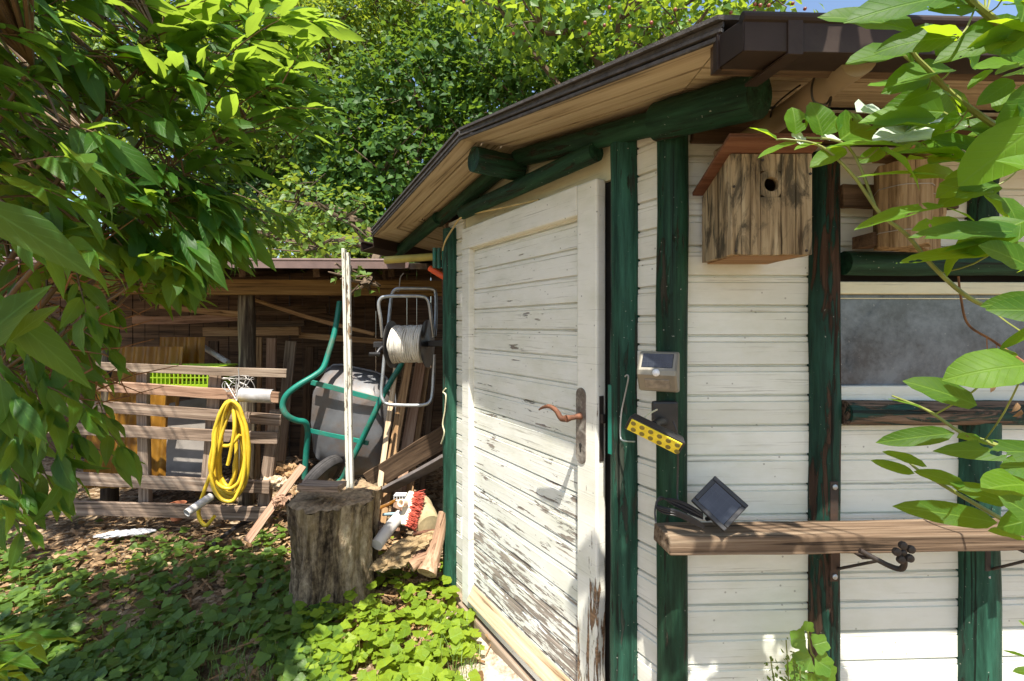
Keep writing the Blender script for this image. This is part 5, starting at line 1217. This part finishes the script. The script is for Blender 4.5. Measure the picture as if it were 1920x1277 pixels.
# upper branch under the gutter and over it
bt_([(2060, 380, .60), (1900, 260, .60), (1800, 190, .60), (1740, 130, .60), (1710, 95, .60), (1690, 30, .6), (1680, -40, .6)], .0042, .0016)
bt_([(2050, 200, .55), (1930, 90, .55), (1830, 10, .55), (1760, -60, .55)], .0055, .003)
bt_([(1860, 230, .6), (1790, 180, .6), (1690, 100, .62)], .003, .0018)
for a in ((1700, 95, 1595, 105, .60, .60, .26, .35, (0, -.85, .5)), (1690, 60, 1720, 110, .6, .6, .4, .3, FR), (1720, 60, 1550, 8, .56, .58, .22, .25, (0, -.9, .4)), (1800, -10, 1600, 15, .54, .55, .22, .2, (0, -.9, .4)), (1690, 150, 1665, 170, .62, .62, .3, .3, UP), (1750, 140, 1662, 165, .64, .64, .22, .25, FR),
          (1780, 160, 1660, 200, .64, .66, .2, .2, FR), (1790, 100, 1920, 20, .56, .54, .25, .3, FR), (1780, 60, 1760, 100, .6, .6, .35, .5, FR), (1920, 60, 1760, 100, .52, .54, .25, .35, (0, -.85, .5)), (1850, 40, 1990, 60, .5, .5, .2, .75, UP), (1880, 10, 2000, 0, .5, .5, .2, .8, UP),
          (1830, 130, 1810, 70, .6, .58, .35, .3, FR), (1860, 130, 1815, 160, .58, .58, .2, .6, UP), (1900, 150, 1840, 190, .56, .56, .25, .3, FR), (1930, 120, 1870, 130, .55, .55, .3, .85, UP), (1820, 200, 1750, 260, .62, .64, .24, .2, FR), (1870, 210, 1900, 160, .58, .58, .3, .75, UP),
          (1880, 240, 1790, 230, .6, .62, .25, .25, FR), (1980, 150, 1880, 240, .54, .55, .3, .3, FR), (1910, 190, 1960, 260, .55, .54, .3, .2, FR), (1950, 40, 1880, 100, .5, .52, .3, .5, FR), (1740, 20, 1850, -10, .55, .55, .3, .2, FR), (1840, 90, 1960, 110, .55, .53, .24, .3, FR), (1770, 230, 1700, 240, .64, .66, .2, .2, UP), (1850, 285, 1760, 250, .62, .62, .2, .3, FR),
          (1905, 280, 1830, 235, .58, .6, .25, .2, FR)): bl_(*a)
# lower sprays
bt_([(2050, 1060, .62), (1960, 1010, .62), (1900, 985, .62), (1820, 940, .63), (1760, 905, .64), (1720, 880, .65), (1700, 862, .66)], .004, .0015)
bt_([(2060, 920, .58), (1960, 870, .58), (1860, 832, .58), (1800, 810, .6), (1740, 770, .62), (1672, 742, .64)], .004, .0013)
for a in ((1832, 760, 1706, 708, .58, .60, .24, .1, (0, -.85, .5)), (1730, 765, 1668, 742, .62, .64, .10, .6, UP), (1790, 812, 1650, 825, .58, .60, .15, .05, (0, -.85, .5)), (1990, 850, 1765, 838, .52, .55, .12, .05, (0, -.85, .5)), (1850, 830, 1800, 815, .58, .58, .3, .3, UP), (1715, 888, 1637, 862, .64, .66, .15, .3, FR), (1738, 875, 1660, 842, .63, .65, .17, .5, (0, -.7, .7)),
          (1810, 910, 1720, 880, .62, .64, .2, .35, (0, -.8, .6)), (1890, 945, 1790, 905, .6, .62, .22, .1, (0, -.85, .5)), (1870, 980, 1690, 945, .6, .62, .14, .08, (0, -.85, .5)), (1990, 1000, 1885, 930, .5, .52, .3, .1, FR), (1960, 960, 1990, 920, .5, .5, .3, .1, FR), (1930, 870, 2000, 800, .5, .5, .3, .1, FR), (1975, 600, 1870, 650, .52, .55, .12, .4, (0, -.7, .7)),
          (1960, 560, 1845, 570, .52, .54, .22, .1, FR), (2000, 585, 1860, 575, .5, .52, .25, .08, FR), (1920, 1010, 1860, 990, .62, .62, .2, .4, UP), (1930, 1235, 1880, 1215, .56, .58, .12, .1, UP), (1960, 1262, 1900, 1255, .55, .56, .2, .15, UP)): bl_(*a)
# leaves filling in between
for (x0, x1, y0, y1, Y0, Y1, n_) in ((1700, 1960, 150, 330, .6, .72, 11), (1760, 1980, -40, 150, .52, .62, 14), (1640, 1860, 250, 330, .64, .72, 4), (1800, 1990, 340, 480, .56, .66, 7), (1860, 2000, 560, 700, .5, .56, 3), (1850, 2000, 830, 1000, .52, .6, 3)):
    for _ in range(n_):
        x, y, Y = random.uniform(x0, x1), random.uniform(y0, y1), random.uniform(Y0, Y1); L = random.uniform(.045, .10); p = P(x, y, Y)
        d = V3(-.9, random.uniform(-.3, .3), random.uniform(-.5, .45)) if random.random() < .75 else rv(.7)
        lv.add(p, d, V3(0, -.6, .7)+rv(.35), L, L*random.uniform(.2, .32), random.uniform(.1, .7), random.uniform(.1, .4))
        o_ = min(bq_, key=lambda s_: (s_-p).length_squared); tw.tube(spl([o_, o_.lerp(p, .5)+V3(0, 0, -.008), p], 3), .0011, 4)
# the rest of the bush, beside and above the picture
for i in range(38):
    b = V3(random.uniform(.78, 1.3), random.uniform(.15, .75), random.uniform(.75, 1.5)); d = V3(-.4, .1, .1)+rv(.5)
    if abs((b.x)/max(.1, b.y)*FPX) < 1010: continue
    L = random.uniform(.08, .13); lv.add(b, d, V3(0, -.4, 1)+rv(.3), L, L*.24, .3, .25)
    o_ = min(bq_+[V3(1.26, .5, .3*k_) for k_ in range(7)], key=lambda s_: (s_-b).length_squared); tw.tube(spl([o_, o_.lerp(b, .5)+V3(0, 0, .03), b], 4), .0016, 4)
for i in range(60):                                  # unseen sprays added overhead to cast dappled shade on post, lamps and shelf
    b = V3(random.uniform(.26, .75), random.uniform(.48, .62), random.uniform(2.1, 2.45)); d = V3(-.5, .2, .0)+rv(.5); L = random.uniform(.08, .13)
    if H-(b.z-H)*0 and 612-(b.z-H)/b.y*FPX > -30: continue
    lv.add(b, d, V3(0, -.3, 1)+rv(.35), L, L*.25, .3, .25)
for k in range(9):
    tw.tube(spl([V3(1.25, .5, .6+.1*k), V3(1.1, .45, 1.5+.05*k), V3(.95-.06*k, .45, 2.1+.03*k), V3(.75-.06*k, .58, 2.25)], 5), .003, 6)
tw.tube(spl([V3(1.25, .55, 0), V3(1.27, .5, .7), V3(1.25, .5, 1.4), V3(1.1, .45, 2.1)], 5), .012, 8)
bf = lv.build('foliage', leaf_shape(8, oval), M_rbush, bush, wave=.09); bf['kind'] = 'thing'
del bf['kind']
tw.build('branches', M_gtwig, bush, smooth=True, fix=False)
M_pale = leafmat('pale_leaf_underside', (.40, .48, .38), (.52, .60, .50), (.4, .5, .3), (.6, .66, .55), .2, .6, .2, 8)
for (x0, y0, x1, y1, Y0, Y1, w) in ((1676, 268, 1792, 188, .685, .72, .34), (1690, 262, 1832, 240, .69, .70, .26), (1606, 210, 1690, 212, .70, .73, .30), (1484, 250, 1512, 272, .69, .68, .4), (1538, 262, 1580, 256, .69, .69, .3), (1690, 250, 1640, 262, .68, .67, .35)):
    p, q = P(x0, y0, Y0), P(x1, y1, Y1); L = (q-p).length; pl2 = Leaves(); pl2.add(p, q-p, (0, -.7, .7), L, L*w, .3, .3, .5); pl2.build('pale_leaf', leaf_shape(8, oval), M_pale, bush, wave=.14)['label'] = 'leaf showing its pale underside'
# ---------------------------------------------------------------- trees behind
def tree(name, label, clumps, mat, Lf, dens, trunk, group, flat=.5, shape=None, seed=1, wf=.3, cat='tree'):
    g = np.random.default_rng(seed); root = thing(name, (trunk[0][0], trunk[0][1], 0), label, cat, group)
    ps, ds, ns = [], [], []
    for (c, r) in clumps:
        n = int(dens*(r[0]*r[1]+r[1]*r[2]+r[0]*r[2])); u = norm(g.normal(size=(n, 3))); rad = 1-np.abs(g.normal(0, .16, n))
        lump = 1+.26*np.sin(u[:, 0]*6+c[0]*3)*np.sin(u[:, 1]*7+c[2])+.22*np.sin(u[:, 2]*8+c[1]*2)*np.sin(u[:, 0]*9)
        p = np.array(c)+u*np.array(r)*(rad*lump)[:, None]; ps.append(p)
        nn = norm(u/np.array(r)*.7+np.array([0, -.25, .75])+g.normal(0, .38, (n, 3))); ns.append(nn)
        ds.append(norm(g.normal(size=(n, 3))*np.array([1, 1, .6])+u*.4+np.array([0, -.1, -.35])))
    p, d, nn = map(np.concatenate, (ps, ds, ns)); k = p[:, 2] > .3; p, d, nn = p[k], d[k], nn[k]; n = len(p); L = Lf*g.uniform(.65, 1.25, n)
    Leaves().bulk(p, d, nn, L, L*wf*g.uniform(.8, 1.2, n), g.uniform(-.1, .7, n), g.uniform(.05, .5, n), np.clip(g.normal(.5, .25, n), 0, 1)).build('crown', shape or leaf_shape(2, oval), mat, root)
    mb = MB(); q = spl([Vector(t) for t in trunk], 5); mb.tube(q, [trunk_r*(1-.55*i/(len(q)-1)) for trunk_r in (.13,) for i in range(len(q))], 10, jit=.08)
    for (c, r) in clumps:
        s = q[min(len(q)-1, int(len(q)*random.uniform(.4, .9)))]; e = Vector(c); e2 = e+Vector((random.uniform(-.5, .5)*r[0], -.5*r[1], .4*r[2]))
        bq = spl([s, s.lerp(e, .5)+V3(0, 0, .15), e, e2], 5); mb.tube(bq, [.05-.04*i/(len(bq)-1) for i in range(len(bq))], 6)
        for _ in range(5):
            t = e+Vector((random.uniform(-1, 1)*r[0], -random.uniform(.6, 1)*r[1], random.uniform(-.8, .8)*r[2])); bq = spl([e, e.lerp(t, .5)+rv(.08), t], 4); mb.tube(bq, [.012-.008*i/(len(bq)-1) for i in range(len(bq))], 5)
    mb.build('trunk', M_limb, root, smooth=True, fix=False)
    return root
def cl(px, py, Y, rx, ry, rz): p = P(px, py, Y); return ((p.x, p.y, p.z), (rx, ry, rz))
GT = 'trees and climbers behind the hut'
tree('ivy_tree', 'dark glossy ivy covered tree rising behind the ridge of the hut roof',
     [cl(880, 330, 5.6, .75, .6, .75), cl(720, 330, 5.4, .6, .5, .7), cl(780, 180, 5.8, .8, .6, .7), cl(980, 200, 5.6, .85, .6, .6), cl(1150, 150, 5.8, .9, .6, .6), cl(640, 240, 5.7, .6, .6, .7), cl(900, 90, 6.0, .9, .6, .7), cl(1100, 40, 6.1, .9, .6, .6), cl(690, 430, 5.3, .5, .45, .5), cl(620, 380, 5.8, .6, .5, .6), cl(740, 470, 5.2, .5, .4, .4)],
     M_ivy, .095, 1900, [(-.6, 6.2, 0), (-.5, 6.2, 1.2), (-.4, 6.2, 2.6), (-.2, 6.2, 4.0)], GT, seed=2, wf=.36)
tree('leaning_tree', 'sun bleached yellow green tree crown behind the left shrub',
     [cl(500, 60, 6.6, .9, .6, .8), cl(620, 90, 6.4, .8, .6, .7), cl(400, 150, 6.8, 1.0, .6, .9), cl(700, 30, 6.6, .8, .6, .6), cl(540, 220, 6.6, .7, .6, .7), cl(260, 80, 7.2, 1.2, .7, 1.0), cl(90, 160, 7.4, 1.3, .7, 1.2), cl(330, 330, 7.0, 1.1, .7, .8), cl(800, -10, 6.8, .8, .6, .6), cl(500, -60, 6.8, 1.2, .6, .6)],
     M_tree, .085, 1900, [(-3.2, 7.2, 0), (-3.1, 7.2, 1.5), (-2.8, 7.1, 3.4), (-2.5, 7, 5)], GT, seed=3)
fruit_c = [cl(1020, 60, 4.6, .45, .4, .35), cl(1160, 40, 4.5, .55, .4, .35), cl(1290, 60, 4.4, .55, .4, .35), cl(1420, 20, 4.6, .5, .4, .3), cl(1230, 120, 4.7, .5, .4, .3), cl(1080, -20, 4.7, .7, .5, .4), cl(940, 20, 4.9, .5, .4, .35), cl(1340, -30, 4.6, .7, .5, .35)]
ft = tree('fruit_tree', 'tree with larger bright leaves and small red fruit above the hut roof', fruit_c, M_vine, .10, 620, [(1.6, 5.4, 0), (1.5, 5.3, 1.8), (1.2, 5.1, 3.2), (.9, 4.9, 4.3)], GT, seed=4, wf=.34)
mb = MB()
for i in range(70):
    (c, r) = random.choice(fruit_c); q = Vector((c[0]+random.uniform(-.9, .9)*r[0], c[1]-r[1]*random.uniform(.75, 1.05), c[2]+random.uniform(-.9, .8)*r[2]))
    mb.lathe(Matrix.Translation(q), [(.004, -.017), (.013, -.010), (.017, 0), (.013, .010), (.004, .016)], 8)
fo_ = mb.build('fruit', plain('red_plum_skin', (.24, .06, .04), .35, var=.4), ft, smooth=True); fo_['kind'] = 'stuff'
tree('far_tree', 'dim green tree mass farthest back, seen through gaps in the others',
     [cl(700, 200, 8.6, 2.2, .8, 1.6), cl(1100, 150, 8.6, 2.2, .8, 1.6), cl(300, 250, 9, 2.2, .8, 1.6), cl(-50, 200, 9, 2.0, .8, 2), cl(900, 350, 8, 2.0, .7, 1.0), cl(500, 420, 8, 1.6, .6, .8), cl(1350, 120, 9.0, 1.1, .8, .9), cl(800, 20, 8.8, 2.0, .8, 1.2), cl(560, 300, 7.6, 1.2, .6, 1.0), cl(460, 360, 7.2, 1.0, .5, .8)],
     M_ivy, .16, 620, [(0, 8.9, 0), (.1, 8.9, 1.5), (.2, 8.9, 3), (.2, 8.9, 4)], GT, seed=5, wf=.36)
vine_c = [cl(600, 465, 4.3, .5, .35, .16), cl(700, 475, 4.1, .4, .35, .13), cl(520, 440, 4.6, .5, .4, .3), cl(640, 410, 4.7, .45, .35, .3), cl(440, 420, 4.9, .5, .4, .35), cl(560, 380, 5.0, .4, .35, .3), cl(655, 515, 3.05, .12, .08, .09), cl(690, 530, 3.0, .07, .05, .06)]
tree('climbing_vine', 'pale green vine spreading over the wood shed roof', vine_c, M_cover, .075, 900, [(-1.2, 4.95, 0), (-1.25, 4.9, 1.2), (-1.3, 4.8, 2.05), (-1.2, 4.6, 2.1)], GT, seed=6, wf=.34, cat='vine')
tree('hedge', 'dense dark hedge behind the left end of the wood shed', [cl(120, 420, 6.0, 1.3, .6, .8), cl(-150, 400, 5.6, 1.3, .6, .9), cl(300, 480, 6.2, 1.0, .5, .6), cl(60, 560, 5.8, 1.6, .5, .6), cl(-350, 500, 5.2, 1.2, .6, 1.0)], M_ivy, .10, 700, [(-5.2, 6.2, 0), (-5.2, 6.2, .6), (-5.1, 6.2, 1.6)], GT, seed=8, wf=.36, cat='hedge')
# ---------------------------------------------------------------- ground cover, litter, weeds
def cover(name, label, zone, n, size, mat, hts, seed, bright, kind='stuff', cat='ground cover'):
    g = random.Random(seed); L_ = Leaves(); st = MB(); k = 0; t = 0
    while k < n and t < n*30:
        t += 1; px, py = g.uniform(zone[0], zone[1]), g.uniform(zone[2], zone[3])
        q = gp(px, py); x, y = q.x, q.y
        if g.random() > min(1, (1.6/y)**2*1.0+.25) : pass
        if not zone[4](px, py, x, y, g): continue
        if (x-st0.x)**2+(y-YB)**2 < .19**2: continue
        rel = Vector((x, y, 0))-A.o
        if rel.dot(A.n) < .04 and rel.dot(A.d) > -.2: continue
        h = g.uniform(*hts); az = g.uniform(0, 6.28); d = Vector((math.cos(az), math.sin(az), g.uniform(-.25, .2))); nrm = Vector((g.gauss(0, .28), -.2+g.gauss(0, .28), 1))
        s_ = size*g.choice((.5, .75, .9, 1, 1.1, 1.3))*g.uniform(.85, 1.15); top = Vector((x, y, q.z+h)); L_.add(top-d*s_*.5, d, nrm, s_, s_*.5, g.uniform(-.2, .5), g.uniform(.0, .25), min(1, max(0, g.gauss(bright, .24))))
        if k % 3 == 0: st.tube([Vector((x-d.x*.02, y-d.y*.02, q.z-.01)), top-d*s_*.4], .0012, 3, cap=False)
        k += 1
    o = L_.build(name, lobed(), mat, None, wave=.06, smooth=False); reg(o, label, cat, None, kind)
    if st.v: sm_ = st.build('stalks', M_gtwig, o, fix=False); sm_['kind'] = 'stuff'
    return o
def patchy(px, py, x, y, g):
    v = math.sin(x*5.1+1)*math.sin(y*6.3)+.6*math.sin(x*11+y*9)
    if py < 1035+25*math.sin(px*.015) and px < 480: return g.random() < .025
    if py < 985: return False
    return v > -.5 or g.random() < .10
cover('ground_cover', 'low ground cover of round lobed leaves over the yard floor', (-250, 640, 960, 1420, patchy), 3000, .060, M_cover, (.015, .085), 11, .45)
def sunny(px, py, x, y, g):
    e = ((px-735)/150)**2+((py-1215)/150)**2
    if math.sin(x*17+2)*math.sin(y*15) < -.45: return False
    return e < 1 or (e < 1.5 and g.random() < .3)
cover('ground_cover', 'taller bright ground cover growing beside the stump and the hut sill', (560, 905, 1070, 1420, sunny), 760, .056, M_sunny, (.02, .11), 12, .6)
cover('clover', 'small clover leaves scattered through the taller ground cover', (-250, 900, 1000, 1420, lambda px, py, x, y, g: g.random() < .5+.5*math.sin(x*7+y*4)), 1300, .026, M_sunny, (.01, .05), 14, .4)
gl = MB(); g = random.Random(9)
for i in range(1500):
    px = g.uniform(250, 900); py = g.uniform(1180, 1420); q = gp(px, py); rel = q-A.o
    if rel.dot(A.n) < .06 or g.random() > .35+.5*math.sin(q.x*6+q.y*8): continue
    az = g.uniform(0, 6.28); h = g.uniform(.05, .14); b = Vector((math.cos(az), math.sin(az), 0)); w_ = Vector((-b.y, b.x, 0))*.0016
    p1 = q+b*.015+V3(0, 0, h*.6); p2 = q+b*g.uniform(.03, .08)+V3(0, 0, h)
    gl.add([q-w_, q+w_, p1+w_*.8, p1-w_*.8, p2], [(0, 1, 2, 3), (3, 2, 4)])
reg(gl.build('grass', plain('grass_blade', (.10, .17, .03), .5, var=.5, scale=30), None, fix=False), 'thin grass blades among the ground cover at the bottom', 'grass', None, 'stuff')
lt = Leaves(); ch = MB(); g = random.Random(15)
for i in range(4600):
    x, y = g.uniform(-3.0, -.05), g.uniform(1.5, 4.3); f = math.exp(-((y-2.75)/.45)**2)
    if g.random() > .18+.8*f: continue
    if (x-st0.x)**2+(y-YB)**2 < .2**2: continue
    z = gz(x, y)+.004+g.uniform(0, .02); az = g.uniform(0, 6.28); d = Vector((math.cos(az), math.sin(az), g.gauss(0, .25)))
    s_ = g.uniform(.03, .075); lt.add((x, y, z+.006), d, Vector((g.gauss(0, .35), g.gauss(0, .35), 1)), s_, s_*g.uniform(.2, .4), g.uniform(-.9, .9), g.uniform(-.3, .5), g.random())
    if i % 3 == 0:
        az = g.uniform(0, 6.28); ln = g.uniform(.03, .14); q = Vector((x+.02, y, z+.004)); ch.tube([q, q+Vector((math.cos(az)*ln, math.sin(az)*ln, g.uniform(0, .02)))], g.uniform(.0015, .006), 4)
for i in range(900):                                 # heap of chips and leaves between stump and hut
    x, y = g.uniform(-.78, -.27), g.uniform(1.95, 2.75)
    if (x-st0.x)**2+(y-YB)**2 < .21**2 or (Vector((x, y, 0))-A.o).dot(A.n) < .05: continue
    hh_ = .09*math.exp(-((x+.42)/.16)**2-((y-2.4)/.28)**2); z = gz(x, y)+g.uniform(.2, 1)*hh_+.008; az = g.uniform(0, 6.28)
    if i % 3: s_ = g.uniform(.025, .06); lt.add((x, y, z), (math.cos(az), math.sin(az), g.gauss(0, .4)), (g.gauss(0, .5), g.gauss(0, .5), 1), s_, s_*g.uniform(.15, .4), g.uniform(-.9, .9), g.uniform(-.3, .5), g.random())
    else: ln = g.uniform(.03, .12); q = Vector((x, y, z)); ch.tube([q, q+Vector((math.cos(az)*ln, math.sin(az)*ln, g.uniform(-.02, .03)))], g.uniform(.002, .008), 5)
lo_ = lt.build('leaf_litter', leaf_shape(3, oval), M_litter, None); reg(lo_, 'dry brown leaves and wood chips scattered before the fence', 'leaf litter', None, 'stuff')
c_ = ch.build('wood_chips', M_tan, lo_, fix=False); c_['kind'] = 'stuff'
# weeds by the wall
iv = thing('ivy_seedling', P(1530, 1277, 1.16)-V3(0, 0, .4), 'ivy seedling with lobed green leaves climbing the post below the shelf', 'weed')
lv = Leaves(); mb = MB(); mb.tube(spl([P(1540, 1277, 1.17)-V3(0, 0, .40), P(1535, 1277, 1.17), P(1520, 1220, 1.17), P(1515, 1185, 1.17)], 5), .0025, 6)
for (x, y, s_, az) in ((1513, 1180, 28, 80), (1505, 1200, 44, 170), (1530, 1208, 40, 20), (1515, 1235, 46, 190), (1535, 1240, 50, 330), (1545, 1255, 52, 280), (1500, 1252, 46, 200), (1520, 1270, 50, 250), (1545, 1290, 50, 300), (1500, 1290, 50, 220)):
    p = P(x, y, 1.155); d = Vector((math.cos(math.radians(az)), -.15, math.sin(math.radians(az)))); s2 = s_/FPX*1.15; lv.add(p-d*s2*.3, d, (0, -1, .4), s2, s2*.5, .2, .15, .5)
lv.build('leaves', lobed(), M_vine, iv, smooth=False); mb.build('stem', M_gtwig, iv, fix=False)
wd = thing('wormwood_weed', P(1465, 1277, 1.12)-V3(0, 0, .38), 'feathery weed with tiny leaflets growing left of the ivy seedling', 'weed')
lv = Leaves(); mb = MB()
for (bx, tx, ty) in ((1470, 1474, 1200), (1465, 1445, 1235), (1480, 1500, 1250), (1460, 1450, 1262), (1490, 1488, 1240)):
    b = P(bx, 1277, 1.12)-V3(0, 0, .38); t = P(tx, ty, 1.12); pts = spl([b, b.lerp(t, .6)+V3(.01, 0, 0), t], 6); mb.tube(pts, .0016, 4)
    for i in range(46):
        f = random.uniform(.55, 1.0); q = b.lerp(t, f)+rv(.010); az = rv(1).normalized(); L = random.uniform(.008, .016); lv.add(q, az+V3(0, 0, .3), rv(1), L, L*.3, .2, .2, .4)
lv.build('leaves', leaf_shape(2, oval), M_cover, wd); mb.build('stem', M_gtwig, wd, fix=False)
# dry vine hanging before the window
dv = thing('dry_vine', P(1800, 520, 1.16), 'dry brown vine stem with shrivelled leaves hanging across the window', 'vine')
mb = MB(); mb.tube(spl([P(1797, 519, 1.20), P(1802, 560, 1.17), P(1815, 608, 1.13), P(1860, 638, 1.08), P(1910, 672, 1.0), P(1990, 730, .95)], 6), .0026, 6)
mb.tube(spl([P(1850, 632, 1.09), P(1852, 680, 1.09), P(1853, 712, 1.09)], 5), .0012, 4); mb.tube(spl([P(1868, 645, 1.07), P(1870, 670, 1.07), P(1862, 705, 1.07)], 5), .0011, 4); mb.build('stem', M_dead, dv, fix=False)
lv = Leaves()
for (x, y) in ((1851, 668), (1856, 660), (1849, 690), (1853, 705), (1862, 708), (1869, 698), (1858, 716), (1908, 755), (1915, 768)): p = P(x, y, 1.085); lv.add(p, rv(.4)+V3(0, 0, -1), (0, -1, .2), .026, .007, .8, .5, .2)
lv.build('leaves', leaf_shape(4, oval), M_litter, dv)
